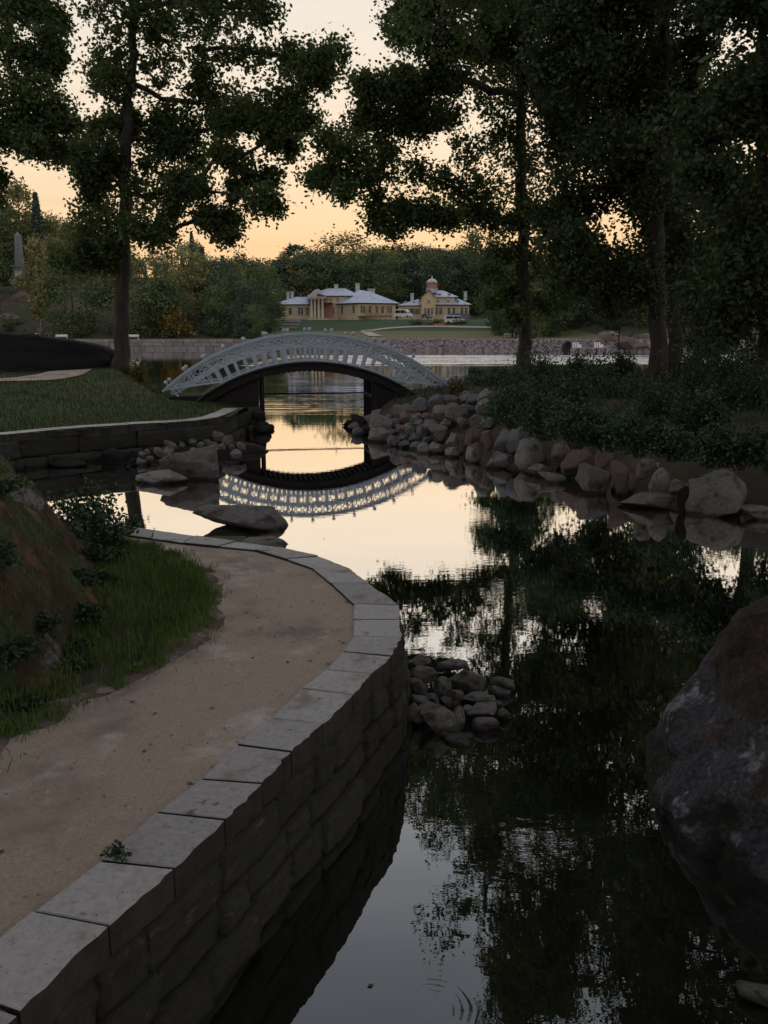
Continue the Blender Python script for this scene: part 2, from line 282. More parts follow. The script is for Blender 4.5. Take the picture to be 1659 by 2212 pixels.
class MB:
    """collects simple solids into one mesh"""
    def __init__(s): s.v = []; s.f = []
    def add(s, vs, fs):
        b = len(s.v); s.v += [tuple(v) for v in vs]; s.f += [tuple(i + b for i in f) for f in fs]; return s
    def box(s, x0, x1, y0, y1, z0, z1):
        return s.add([(x0, y0, z0), (x1, y0, z0), (x1, y1, z0), (x0, y1, z0), (x0, y0, z1), (x1, y0, z1), (x1, y1, z1), (x0, y1, z1)],
                     [(3, 2, 1, 0), (4, 5, 6, 7), (0, 1, 5, 4), (1, 2, 6, 5), (2, 3, 7, 6), (3, 0, 4, 7)])
    def tube(s, pts, rad, n=6, cap=True):
        pts = [Vector(p) for p in pts]; vs = []; k = len(pts)
        for i, p in enumerate(pts):
            d = (pts[min(i + 1, k - 1)] - pts[max(i - 1, 0)]).normalized()
            a = d.orthogonal().normalized() if abs(d.z) > .95 else Vector((0, 0, 1)).cross(d).normalized(); b = d.cross(a)
            r = rad[i] if hasattr(rad, '__len__') else rad
            vs += [p + (a * math.cos(2 * math.pi * j / n) + b * math.sin(2 * math.pi * j / n)) * r for j in range(n)]
        fs = [(i * n + j, i * n + (j + 1) % n, (i + 1) * n + (j + 1) % n, (i + 1) * n + j) for i in range(k - 1) for j in range(n)]
        if cap: fs += [tuple(range(n))[::-1], tuple((k - 1) * n + j for j in range(n))]
        return s.add(vs, fs)
    def prism(s, poly, a, b, ax=1):
        """poly of 2D points in the plane across axis ax, extruded from a to b"""
        k = len(poly)
        def P(p, q): return (p[0], q, p[1]) if ax == 1 else ((q, p[0], p[1]) if ax == 0 else (p[0], p[1], q))
        return s.add([P(p, a) for p in poly] + [P(p, b) for p in poly],
                     [tuple(range(k)), tuple(range(2 * k - 1, k - 1, -1))] + [(i, i + k, (i + 1) % k + k, (i + 1) % k) for i in range(k)])
    def lathe(s, prof, n=12, o=(0, 0, 0)):
        vs = []
        for r, z in prof: vs += [(o[0] + r * math.cos(2 * math.pi * j / n), o[1] + r * math.sin(2 * math.pi * j / n), o[2] + z) for j in range(n)]
        k = len(prof)
        return s.add(vs, [(i * n + j, i * n + (j + 1) % n, (i + 1) * n + (j + 1) % n, (i + 1) * n + j) for i in range(k - 1) for j in range(n)] + [tuple(range(n))[::-1], tuple((k - 1) * n + j for j in range(n))])
    def mesh(s, name='mesh', smooth=False, fix=True):
        me = bpy.data.meshes.new(name); me.from_pydata(s.v, [], s.f); 
        if fix:
            bm = bmesh.new(); bm.from_mesh(me); bmesh.ops.recalc_face_normals(bm, faces=bm.faces); bm.to_mesh(me); bm.free()
        if smooth: me.polygons.foreach_set('use_smooth', [True] * len(me.polygons))
        me.update(); return me
    def obj(s, name, m, parent=None, smooth=False, **k): return link(name, s.mesh(name, smooth), m, parent, **k)

def quads_mesh(name, v, nper=4):
    """v: (N, nper, 3) array of separate faces"""
    n = len(v); me = bpy.data.meshes.new(name)
    me.vertices.add(n * nper); me.vertices.foreach_set('co', np.ascontiguousarray(v, dtype=np.float32).ravel())
    me.loops.add(n * nper); me.loops.foreach_set('vertex_index', np.arange(n * nper, dtype=np.int32))
    me.polygons.add(n); me.polygons.foreach_set('loop_start', np.arange(0, n * nper, nper, dtype=np.int32))
    me.update(calc_edges=True); return me
def leaves(c, size, rng, aspect=.62, up=.0):
    """one folded-flat leaf (rhombus) per centre, random heading"""
    n = len(c); a = rng.normal(size=(n, 3)); a[:, 2] *= .75; a /= np.linalg.norm(a, axis=1)[:, None]
    b = rng.normal(size=(n, 3)); b[:, 2] += up
    b = np.cross(a, b); b /= np.linalg.norm(b, axis=1)[:, None] + 1e-9
    s = (np.asarray(size) * rng.uniform(.65, 1.25, n))[:, None]
    v = np.empty((n, 4, 3)); v[:, 0] = c - a * s * .5; v[:, 1] = c + b * s * aspect * .5 + a * s * .08; v[:, 2] = c + a * s * .5; v[:, 3] = c - b * s * aspect * .5 + a * s * .08
    return v
def fbm(p, o=4):
    return noise.fractal(Vector(p), 1.0, 2.0, o)

def rock_mesh(seed, sub=4, cuts=11, rough=.16, name='rock', lo=.50, hi=.80):
    """unit boulder: lumpy ball split by flat faces, with worn arrises"""
    r = random.Random(seed); bm = bmesh.new(); bmesh.ops.create_icosphere(bm, subdivisions=sub, radius=1.0)
    off = Vector((r.uniform(-99, 99), r.uniform(-99, 99), r.uniform(-99, 99)))
    pl = []
    for _ in range(cuts):
        n = Vector((r.gauss(0, 1), r.gauss(0, 1), r.gauss(.15, .7))).normalized(); pl.append((n, r.uniform(lo, hi)))
    for v in bm.verts:
        p = v.co.copy()
        p *= 1 + rough * noise.noise(p * 1.1 + off) + rough * .4 * noise.noise(p * 2.7 + off)
        for n, d in pl:
            e = p.dot(n) - d - .05 * noise.noise(p * 2.2 + n * 7)
            if e > 0: p -= n * e * .96
        p *= 1 + .045 * noise.noise(p * 4.5 + off) + .022 * noise.noise(p * 10 + off)
        v.co = p
    ext = [max(abs(v.co[i]) for v in bm.verts) for i in range(3)]
    for v in bm.verts: v.co = Vector([v.co[i] / ext[i] for i in range(3)])
    me = bpy.data.meshes.new(name); bm.to_mesh(me); bm.free()
    me.polygons.foreach_set('use_smooth', [True] * len(me.polygons)); me.update(); return me
ROCKS = [rock_mesh(100 + i, 4, 11 + i % 6, .12 + .05 * (i % 4), lo=.36, hi=.74) for i in range(18)]
RV = {}
def rock_var(i, m):
    if (i, m) not in RV:
        me = ROCKS[i].copy(); me.materials.clear(); me.materials.append(MATS[m]); RV[(i, m)] = me
    return RV[(i, m)]
def rock_px(x0, x1, y0, y1, zb=0.0, label=None, group=None, m='granite', depth=.85, sink=.18, name='boulder', cat='boulder', proto=None, rz=None, tilt=0, hs=1.0, own=None):
    """boulder filling the photo box x0..x1, y0..y1, standing at height zb"""
    xc = (x0 + x1) / 2; p = G(xc, y1, zb); d = math.hypot(p.y, HC - zb) ; al = math.atan2(HC - zb, p.y)
    w = (x1 - x0) / F * d / math.cos(abs(al - TH)); dp = w * depth; hv = (y1 - y0) / F * d
    h = max(.16 * w, (hv - .45 * dp * math.sin(al)) / math.cos(al)) * hs
    if own is not None: me = own
    else: me = rock_var(random.randrange(len(ROCKS)) if proto is None else proto, m)
    o = link(name, me, m); hh = h * (1 + sink) / 2
    o.location = (p.x, p.y + dp * .42, zb - h * sink + hh); o.scale = (w * .53, dp * .53, hh * 1.04)
    o.rotation_euler = (R(random.uniform(-8, 8)), R(random.uniform(-8, 8) + tilt), 0)
    if label: tag(o, label, cat, group)
    return o
BLOCKS = []
def block_mesh(seed):
    """unit hewn block, rough faces, rounded arrises"""
    r = random.Random(seed); bm = bmesh.new(); bmesh.ops.create_cube(bm, size=1.0); bmesh.ops.subdivide_edges(bm, edges=bm.edges[:], cuts=4, use_grid_fill=True)
    off = Vector((r.uniform(-99, 99), r.uniform(-99, 99), 0))
    for v in bm.verts:
        p = v.co.copy(); q = p * 2
        e = [abs(c) > .9 for c in q]; k = sum(e)
        if k >= 2: p *= .985 if k == 2 else .955
        p += Vector([.038 * noise.noise(p * 2.2 + off + Vector((i * 31, 0, 0))) for i in range(3)])
        if q.y < -.9: p.y -= .10 * (noise.noise(p * 1.7 + off) + .5) * (1 - .6 * max(abs(q.x), abs(q.z)) ** 3)
        if q.y < -.9: p.y -= .06 * noise.noise(p * 5 + off)
        v.co = p
    me = bpy.data.meshes.new('stone'); bm.to_mesh(me); bm.free(); me.polygons.foreach_set('use_smooth', [True] * len(me.polygons)); me.update(); return me
# ================================================================== SETTING
def inside(p, poly):
    c = False; j = len(poly) - 1
    for i in range(len(poly)):
        a, b = poly[i], poly[j]
        if (a[1] > p[1]) != (b[1] > p[1]) and p[0] < (b[0] - a[0]) * (p[1] - a[1]) / (b[1] - a[1]) + a[0]: c = not c
        j = i
    return c
def dist_poly(p, poly, closed=True):
    best = 1e9; k = len(poly)
    for i in range(k if closed else k - 1):
        a = poly[i]; b = poly[(i + 1) % k]; dx, dy = b[0] - a[0], b[1] - a[1]
        t = max(0, min(1, ((p[0] - a[0]) * dx + (p[1] - a[1]) * dy) / (dx * dx + dy * dy + 1e-12)))
        best = min(best, math.hypot(p[0] - a[0] - dx * t, p[1] - a[1] - dy * t))
    return best
def grid_land(name, poly, step, zf, m, edge_drop=None):
    """height field over a polygon: grid cells inside, skirts where zf says so"""
    xs = [p[0] for p in poly]; ys = [p[1] for p in poly]
    nx = int((max(xs) - min(xs)) / step) + 2; ny = int((max(ys) - min(ys)) / step) + 2
    idx = {}; v = []; f = []
    def vert(i, j):
        if (i, j) not in idx:
            x, y = min(xs) + i * step, min(ys) + j * step; idx[(i, j)] = len(v); v.append((x, y, zf(x, y)))
        return idx[(i, j)]
    for i in range(nx):
        for j in range(ny):
            c = (min(xs) + (i + .5) * step, min(ys) + (j + .5) * step)
            if inside(c, poly): f.append((vert(i, j), vert(i + 1, j), vert(i + 1, j + 1), vert(i, j + 1)))
    me = bpy.data.meshes.new(name); me.from_pydata(v, [], f); me.polygons.foreach_set('use_smooth', [True] * len(f)); me.update()
    return struct(link(name, me, m))
def sheet(name, poly, z, m, skirt=0):
    from mathutils.geometry import tessellate_polygon
    pts = [Vector((p[0], p[1], z)) for p in poly]; tr = tessellate_polygon([pts]); v = [tuple(p) for p in pts]; f = [tuple(t) for t in tr]
    if skirt:
        k = len(v); v += [(p[0], p[1], skirt) for p in poly]; f += [(i, (i + 1) % k, (i + 1) % k + k, i + k) for i in range(k)]
    me = bpy.data.meshes.new(name); me.from_pydata(v, [], f)
    bm = bmesh.new(); bm.from_mesh(me); bmesh.ops.recalc_face_normals(bm, faces=bm.faces); bm.to_mesh(me); bm.free(); me.update()
    return link(name, me, m)
def smooth_poly(pts, n=6):
    """Catmull-Rom through 2D points"""
    out = []; k = len(pts)
    for i in range(k - 1):
        p0, p1, p2, p3 = pts[max(i - 1, 0)], pts[i], pts[i + 1], pts[min(i + 2, k - 1)]
        for j in range(n):
            t = j / n
            out.append(tuple(.5 * (2 * p1[a] + (p2[a] - p0[a]) * t + (2 * p0[a] - 5 * p1[a] + 4 * p2[a] - p3[a]) * t * t + (3 * p1[a] - p0[a] - 3 * p2[a] + p3[a]) * t ** 3) for a in (0, 1)))
    out.append(tuple(pts[-1])); return out

# ---- water: one sheet to the far shores
struct(MB().add([(-420, -40, 0), (420, -40, 0), (420, 215, 0), (-420, 215, 0)], [(0, 1, 2, 3)]).obj('water', 'water'))

# ---- far shore terrain
def shore(X): return float(np.interp(X, [-300, -30, -12, 0, 20, 45, 120, 300], [176, 176, 175, 168, 161, 152, 146, 140]))
def zfar(X, Y):
    t = Y - shore(X)
    c = np.interp(t, [-12, -1, 0, 3, 88, 114, 122, 165, 215, 380], [-1.5, -.4, 0, 1.85, 3.3, 6.6, 7.1, 7.6, 13, 24])
    l = np.interp(t, [-12, .3, .62, 9, 16, 28, 45, 110, 380], [-1, -.4, 1.9, 2.1, 4, 9, 14, 20, 26])
    r = np.interp(t, [-12, -1, 0, 3, 12, 30, 80, 200, 380], [-1.5, -.4, 0, 1.7, 2.6, 5, 12, 20, 26])
    sl = max(0, t - 30) * .30; wl = sm(-22 - sl, -46 - sl, X); wr = sm(34, 58, X)
    z = c * (1 - wl) * (1 - wr) + l * wl + r * wr
    if wl < 1 and X < -8: z = z * 1 if t > 3 else z * (1 - sm(-8, -20, X)) + l * sm(-8, -20, X)
    if t > 10 and (wl > .1 or wr > .1): z += 1.2 * noise.noise(Vector((X * .05, Y * .05, 3))) * max(wl, wr)
    return float(z)
ts = [-10, -3, -.8, 0, .3, .64, 1.6, 3.2, 6, 9, 13, 18, 24, 30, 38, 46, 56, 66, 78, 90, 97, 104, 110, 116, 122, 130, 145, 165, 190, 215, 260, 320, 400, 520]
xs = list(np.arange(-330, 331, 3.0)); v = []; f = []; fm = []
for t in ts:
    for x in xs:
        y = shore(x) + t; v.append((x, y, zfar(x, y)))
k = len(xs)
for a in range(len(ts) - 1):
    for b in range(k - 1):
        f.append((a * k + b, a * k + b + 1, (a + 1) * k + b + 1, (a + 1) * k + b))
        x, t = xs[b], ts[a]; far = 60 if x > 34 else 200
        fm.append(0 if (x < -34 - max(0, t - 30) * .3 or x > 40 or t > 160) else (2 if (86 <= t < 122) else 1))
me = bpy.data.meshes.new('far_shore'); me.from_pydata(v, [], f)
for m_ in ('forest_floor', 'far_lawn', 'slope_grass'): me.materials.append(MATS[m_])
me.polygons.foreach_set('material_index', fm); me.polygons.foreach_set('use_smooth', [True] * len(f)); me.update()
struct(link('far_shore', me, None))
def far_strip(name, pts, w, m, lift=.12):
    """a path draped on the far shore along (X, Y) points"""
    p = smooth_poly(pts, 8); v = []; f = []
    for i, q in enumerate(p):
        a = p[max(i - 1, 0)]; b = p[min(i + 1, len(p) - 1)]; d = Vector((b[0] - a[0], b[1] - a[1])).normalized(); n = (-d.y, d.x)
        for s_ in (-.5, .5):
            x, y = q[0] + n[0] * w * s_, q[1] + n[1] * w * s_; v.append((x, y, zfar(x, y) + lift))
    f = [(2 * i, 2 * i + 1, 2 * i + 3, 2 * i + 2) for i in range(len(p) - 1)]
    me = bpy.data.meshes.new(name); me.from_pydata(v, [], f); me.update(); return struct(link(name, me, m))
def at_far(px, Y): 
    """point of the far ground under picture column px at depth Y"""
    X = V(px, 716, Y).x; return Vector((X, Y, zfar(X, Y)))
def on_far(px, py, y0=150, y1=340):
    """march the ray of a pixel to the far ground"""
    r = ray(px, py); Y = y0
    while Y < y1:
        t = Y / r.y
        if HC + r.z * t <= zfar(r.x * t, Y): break
        Y += .5
    return Vector((r.x * Y / r.y, Y, zfar(r.x * Y / r.y, Y)))
a = [on_far(*p) for p in ((1150, 712), (1080, 710), (1000, 707), (930, 706), (860, 708), (805, 714), (790, 717), (800, 722), (812, 727))]
far_strip('sand_path', [(p.x, p.y) for p in a], 3.0, 'sand')

# ---- near left bank: coping line (far -> near), outer and inner edges
TOP = .917
PAIRS = [((250, 1133), (262, 1153)), ((420, 1158), (396, 1172)), ((600, 1182), (551, 1187)), ((686, 1201), (620, 1207)), ((750, 1226), (676, 1227)), ((793, 1259), (715, 1259)), ((859, 1306), (765, 1304)),
         ((861, 1337), (764, 1337)), ((863, 1376), (764, 1373)), ((842, 1415), (741, 1406)), ((798, 1453), (705, 1445)), ((760, 1499), (652, 1485)), ((693, 1563), (585, 1552)),
         ((625, 1623), (512, 1608)), ((562, 1690), (434, 1681)), ((480, 1767), (339, 1752)), ((371, 1873), (218, 1856)), ((228, 1997), (73, 1967)), ((34, 2185), (-130, 2128))]
OUT = [G(*a, TOP) for a, b in PAIRS]; INN = [G(*b, TOP) for a, b in PAIRS]
d = (OUT[-1] - OUT[-2]); 
for i in range(3):
    OUT.append(OUT[-1] + d * .8); INN.append(INN[-1] + d * .8)
OUT = [Vector((-9.6, 13.6, TOP)), Vector((-6.4, 12.7, TOP))] + OUT
INN = [Vector((-9.5, 13.2, TOP)), Vector((-6.3, 12.3, TOP))] + INN
outl = [(p.x, p.y) for p in OUT]; innl = [(p.x, p.y) for p in INN]
mid = [((a[0] + b[0]) / 2, (a[1] + b[1]) / 2) for a, b in zip(outl, innl)]
land = mid + [(-5, -3), (-16, -3), (-16, 13.4)]
# worn edge of the grass along the gravel
edge_px = [(258, 1170), (330, 1184), (396, 1208), (438, 1242), (456, 1285), (444, 1335), (396, 1392), (312, 1440), (212, 1489), (110, 1534), (0, 1596), (-150, 1685)]
edge = smooth_poly([(-9, 11.9), (-6, 11.35)] + [tuple(G(*p, .9).xy) for p in edge_px] + [(-3.6, 3.3), (-4.2, 1.8), (-4.6, -3)], 8)
edge = [(p[0] + .10 * noise.noise(Vector((p[0] * 3, p[1] * 3, 0))) + .05 * noise.noise(Vector((p[0] * 9, p[1] * 9, 5))), p[1] + .08 * noise.noise(Vector((p[0] * 3, p[1] * 3, 9)))) for p in edge]
struct(sheet('ground', land, .885, 'soil_grass', skirt=-.6))
path_poly = smooth_poly(innl, 4) + [(-3.4, -3)] + [e for e in edge[::-1]]
path_poly = [(p[0] , p[1]) for p in path_poly]
struct(sheet('gravel_path', path_poly, .889, 'gravel'))
wl_ = []; wr_ = []
for i, p in enumerate(edge):
    a = edge[max(i - 1, 0)]; b = edge[min(i + 1, len(edge) - 1)]; d = Vector((b[0] - a[0], b[1] - a[1])); d = d.normalized() if d.length > 1e-6 else Vector((1, 0)); n = Vector((-d.y, d.x))
    w1 = .10 + .10 * noise.noise(Vector((p[0] * 2.2, p[1] * 2.2, 21))) + .05 * noise.noise(Vector((p[0] * 8, p[1] * 8, 3))); wl_.append((p[0] + n.x * w1, p[1] + n.y * w1)); w2 = .16 + .10 * noise.noise(Vector((p[0] * 2.6, p[1] * 2.6, 41))); wr_.append((p[0] - n.x * w2, p[1] - n.y * w2))
v = [(p[0], p[1], .893) for p in wl_] + [(p[0], p[1], .893) for p in wr_]; k = len(edge)
me = bpy.data.meshes.new('bare_earth'); me.from_pydata(v, [], [(i, i + 1, i + 1 + k, i + k) for i in range(k - 1)]); me.update(); struct(link('bare_earth', me, 'earth'))
lawn_near = edge + [(-16, -3), (-16, 12.4)]
# loose pebbles on the path
pv = []
for _ in range(3000):
    x, y = random.uniform(-4.5, .2), random.uniform(2.2, 11)
    if inside((x, y), path_poly):
        s_ = random.uniform(.004, .013) * (1 if random.random() < .93 else 1.8); a = random.uniform(0, 6.28)
        c = Vector((x, y, .8893)); r4 = [Vector((math.cos(a + i * 1.5708), math.sin(a + i * 1.5708), 0)) * s_ * random.uniform(.7, 1.2) for i in range(4)]
        t = c + Vector((0, 0, s_ * .8))
        for i in range(4): pv.append([c + r4[i], c + r4[(i + 1) % 4], t])
struct(link('loose_gravel', quads_mesh('loose_gravel', np.array([[list(q) for q in t] for t in pv]), 3), 'pebble'), 'stuff')

# ---- quay wall of the near bank: coping stones and rough courses, all parts of one wall
def chain_len(pts):
    return [0] + list(np.cumsum([math.hypot(pts[i + 1][0] - pts[i][0], pts[i + 1][1] - pts[i][1]) for i in range(len(pts) - 1)]))
def wall_courses(parent, line, z0, z1, rows, lmin, lmax, depth, m, name='stone', inward=None, seed=5, batter=.06, key=None):
    """rough blocks laid in courses under the line (outer edge, 2D), bulging outwards"""
    r = random.Random(seed); L = chain_len(line); hs = [r.uniform(.85, 1.2) for _ in range(rows)]; tot = sum(hs); z = z0
    for k_ in range(rows):
        h = hs[k_] / tot * (z1 - z0); s_ = -r.uniform(0, lmax)
        while s_ < L[-1]:
            l = r.uniform(lmin, lmax); mds = s_ + l / 2; md = min(max(mds, .01), L[-1] - .01)
            i = max(0, int(np.searchsorted(L, md)) - 1); u = (md - L[i]) / (L[i + 1] - L[i]); a, b = Vector(line[i]), Vector(line[i + 1]); p = a.lerp(b, u)
            # direction over the whole block
            def at(q):
                q = min(max(q, 0), L[-1]); j = min(max(0, int(np.searchsorted(L, q)) - 1), len(line) - 2); return Vector(line[j]).lerp(Vector(line[j + 1]), (q - L[j]) / (L[j + 1] - L[j]))
            dd = (at(mds + l * .45) - at(mds - l * .45)); dd = dd.normalized() if dd.length > 1e-6 else (b - a).normalized()
            n = Vector((dd.y, -dd.x))
            if inward is not None and n.dot(inward(p)) > 0: n = -n                      # n points outwards
            zc = z + h / 2; bt = batter * (z1 - zc)
            c = p - n * (depth / 2 - .0 - bt - r.uniform(-.02, .025))
            o = link(name, BLOCKS[r.randrange(len(BLOCKS))], m, parent)
            o.location = (c.x, c.y, zc); o.scale = (l * .985, depth * r.uniform(.95, 1.08), h * r.uniform(.97, 1.03))
            o.rotation_euler = (R(r.uniform(-2, 2)), R(r.uniform(-1.5, 1.5)), math.atan2(-n.x, n.y) + math.pi)
            s_ += l
        z += h
BLOCKS += [block_mesh(40 + i) for i in range(9)]
for b in BLOCKS: b.materials.append(MATS['wall_stone'])
quay = thing('quay_wall', 'curving granite quay wall with pale coping along the gravel path', 'wall', (OUT[10].x, OUT[10].y, 0))
quay_off = Vector((-OUT[10].x, -OUT[10].y, 0))
def keep(o, par):                       # parent without moving
    o.parent = par; o.matrix_parent_inverse = par.matrix_basis.inverted()
def coping_stone(a0, a1, b0, b1, par, top=TOP, th=.17, m='coping', seed=0, gap=.009, name='coping_stone'):
    """a0-a1 outer edge, b0-b1 inner edge"""
    r = random.Random(seed); d = (a1 - a0).normalized() * gap; e = (b1 - b0).normalized() * gap
    a0, a1, b0, b1 = a0 + d, a1 - d, b0 + e, b1 - e; n = ((a0 - b0) + (a1 - b1)).normalized()
    pts = []; K = 9
    for i in range(K):
        t = i / (K - 1); p = a0.lerp(a1, t); j = (.020 * noise.noise(Vector((t * 5, seed * 7.3, 0))) + .011 * noise.noise(Vector((t * 16, seed * 3.1, 2)))) * (1 if 0 < i < K - 1 else .4)
        pts.append(p + n * (j + .012))
    for i in range(5):
        t = i / 4; p = b1.lerp(b0, t); pts.append(p + n * .012 * noise.noise(Vector((t * 4, seed * 1.7, 8))))
    dz = r.uniform(-.006, .008); tilt = r.uniform(-.006, .006)
    bm = bmesh.new(); vs = [bm.verts.new((p.x, p.y, top + dz + tilt * (i / len(pts) - .5))) for i, p in enumerate(pts)]
    ft = bm.faces.new(vs); ex = bmesh.ops.extrude_face_region(bm, geom=[ft]); low = [g for g in ex['geom'] if isinstance(g, bmesh.types.BMVert)]
    for g in low:
        g.co.z -= th + .02 * noise.noise(g.co * 3)
    bmesh.ops.recalc_face_normals(bm, faces=bm.faces)
    bmesh.ops.bevel(bm, geom=[e_ for e_ in bm.edges if all(abs(w.co.z - top) < .03 for w in e_.verts)], offset=.006, segments=1, affect='EDGES')
    bm.normal_update()
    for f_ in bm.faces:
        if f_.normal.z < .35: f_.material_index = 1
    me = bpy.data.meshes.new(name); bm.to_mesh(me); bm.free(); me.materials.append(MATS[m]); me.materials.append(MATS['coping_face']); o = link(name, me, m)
    if par is not None: keep(o, par)
    return o
bpy.context.view_layer.update()
for i in range(len(OUT) - 1):
    n_ = max(1, round((OUT[i + 1] - OUT[i]).length / .75)) if i < 5 else 1
    for j in range(n_):
        t0, t1 = j / n_, (j + 1) / n_
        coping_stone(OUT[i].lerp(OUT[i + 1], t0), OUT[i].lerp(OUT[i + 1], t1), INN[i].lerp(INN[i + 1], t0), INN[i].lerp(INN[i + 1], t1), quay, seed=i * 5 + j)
bed = [(p.x - (p - q).normalized().x * .05, p.y - (p - q).normalized().y * .05) for p, q in zip(OUT, INN)]; k = len(bed)
bme = bpy.data.meshes.new('bedding'); bme.from_pydata([(*p, TOP - .022) for p in bed] + [(*p, TOP - .022) for p in innl], [], [(i, i + 1, i + 1 + k, i + k) for i in range(k - 1)]); keep(link('bedding', bme, 'earth'), quay)
def local_line(line, o): return [(p[0] - o.x, p[1] - o.y) for p in line]
sm_out = smooth_poly(outl, 4); q0 = Vector((OUT[10].x, OUT[10].y))
wall_courses(quay, local_line(sm_out, q0), -.16, TOP - .165, 4, .26, .66, .34, 'wall_stone', inward=lambda p: Vector((-2.2, 6.0)) - q0 - p, seed=8, batter=.10)
# fine joint dirt behind the courses
# ---- left peninsula with its lower quay
TOP2 = .93
px2 = [(-260, 962), (-120, 949), (8, 938), (100, 929), (200, 921), (280, 916), (360, 912), (420, 908), (468, 901), (494, 892), (514, 882)]
OUT2 = [G(*p, TOP2) for p in px2]; l2 = [(p.x, p.y) for p in OUT2]
end2 = Vector((OUT2[-1].x + .35, OUT2[-1].y + 2.2)); 
shore_l = [(-5.0, 33.5), (-7.6, 34.2), (-9.5, 38), (-11.3, 42), (-12.2, 46), (-20, 49), (-60, 50)]
lawn_poly = l2 + [(end2.x, end2.y)] + shore_l + [(-60, 20)]
rim = l2 + [(end2.x, end2.y)]
lake_edge = [(end2.x, end2.y)] + shore_l
def zlawn(x, y):
    dw = dist_poly((x, y), rim, False); de = dist_poly((x, y), lake_edge, False)
    z = .90 + .50 * sm(.3, 9, dw) + .12 * sm(31, 42, y)
    z += .04 * noise.noise(Vector((x * .5, y * .5, 0)))
    z += .22 * math.exp(-((x + 12.1) ** 2 + (y - 41.5) ** 2) / 6)
    return z * sm(-.5, 1.4, de) - .3 * (1 - sm(-.2, .7, de))
# skirted lawn: grid plus a sheet under the coping so no gap shows
grid_land('lawn', lawn_poly, .45, zlawn, 'lawn')
quay2 = thing('low_quay_wall', 'low curved wall of long granite blocks edging the far lawn', 'wall', (OUT2[5].x, OUT2[5].y, 0))
bpy.context.view_layer.update()
n2 = []
for i in range(len(OUT2)):
    a = OUT2[max(i - 1, 0)]; b = OUT2[min(i + 1, len(OUT2) - 1)]; d = (b - a).normalized(); n2.append(Vector((-d.y, d.x, 0)))
IN2 = [p + n * .48 for p, n in zip(OUT2, n2)]
sidx = 0
for i in range(len(OUT2) - 1):
    k_ = max(1, round((OUT2[i + 1] - OUT2[i]).length / 1.25))
    for j in range(k_):
        t0, t1 = j / k_, (j + 1) / k_; sidx += 1
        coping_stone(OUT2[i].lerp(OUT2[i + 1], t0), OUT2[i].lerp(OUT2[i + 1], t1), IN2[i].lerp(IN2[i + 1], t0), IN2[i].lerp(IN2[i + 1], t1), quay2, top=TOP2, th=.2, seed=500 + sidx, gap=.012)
o2 = Vector((OUT2[5].x, OUT2[5].y))
wall_courses(quay2, local_line(rim, o2), -.12, TOP2 - .19, 2, .9, 1.7, .5, 'wall_stone', inward=lambda p: Vector((-10, 33)) - o2 - p, seed=21, batter=.12)
# gravel walk across the lawn
wp = smooth_poly([(-30, 34.6), (-22, 35.2), (-15.4, 36.2), (-14.2, 38.4), (-14.6, 42)], 8); v = []
for i, q in enumerate(wp):
    a = wp[max(i - 1, 0)]; b = wp[min(i + 1, len(wp) - 1)]; d = Vector((b[0] - a[0], b[1] - a[1])).normalized(); n = (-d.y, d.x)
    for j in range(7):
        x, y = q[0] + n[0] * (j - 3) * .36, q[1] + n[1] * (j - 3) * .36; v.append((x, y, zlawn(x, y) + .035))
f = [(i * 7 + j, i * 7 + j + 1, (i + 1) * 7 + j + 1, (i + 1) * 7 + j) for i in range(len(wp) - 1) for j in range(6)]
me = bpy.data.meshes.new('lawn_path'); me.from_pydata(v, [], f); me.update(); struct(link('lawn_path', me, 'gravel'))

# ---- right bank
wl_px = [(748, 920), (775, 936), (830, 950), (890, 963), (929, 973), (960, 983), (1010, 995), (1055, 1006), (1116, 1016), (1170, 1032), (1250, 1056), (1320, 1068), (1380, 1090), (1467, 1101), (1532, 1110), (1621, 1118), (1659, 1126)]
WL = [tuple(G(*p).xy) for p in wl_px]
WLx = WL + [(9.5, 13.6), (14, 11.5), (30, 9)]
back = [(30, 52), (16, 52), (9.5, 50.5), (6.6, 48.5), (5.4, 45), (4.0, 40), (3.0, 37), (1.0, 36), (.2, 34.5)]
right_poly = WLx + back
lake_r = [WL[0]] + back[::-1]
def zright(x, y):
    dw = dist_poly((x, y), WLx, False); db = dist_poly((x, y), lake_r, False)
    z = -.25 + 1.25 * sm(0, 1.9, dw) + .55 * sm(1.5, 5, dw)
    z = min(z, -.1 + 1.6 * sm(0, 1.8, db))
    return z + .05 * noise.noise(Vector((x * .8, y * .8, 4)))
grid_land('bank', right_poly, .35, zright, 'soil_grass')
# ================================================================== BRIDGE
PHI = R(10); BC = Vector((-2.65, 32.3, 0)); ZC = -4.47
RT, RM, RB, RU = 7.84, 7.37, 6.86, 6.50; BW = 2.0
bridge = thing('footbridge', 'arched white footbridge with interlaced railings and ball finials over the channel', 'bridge', BC, rz=PHI)
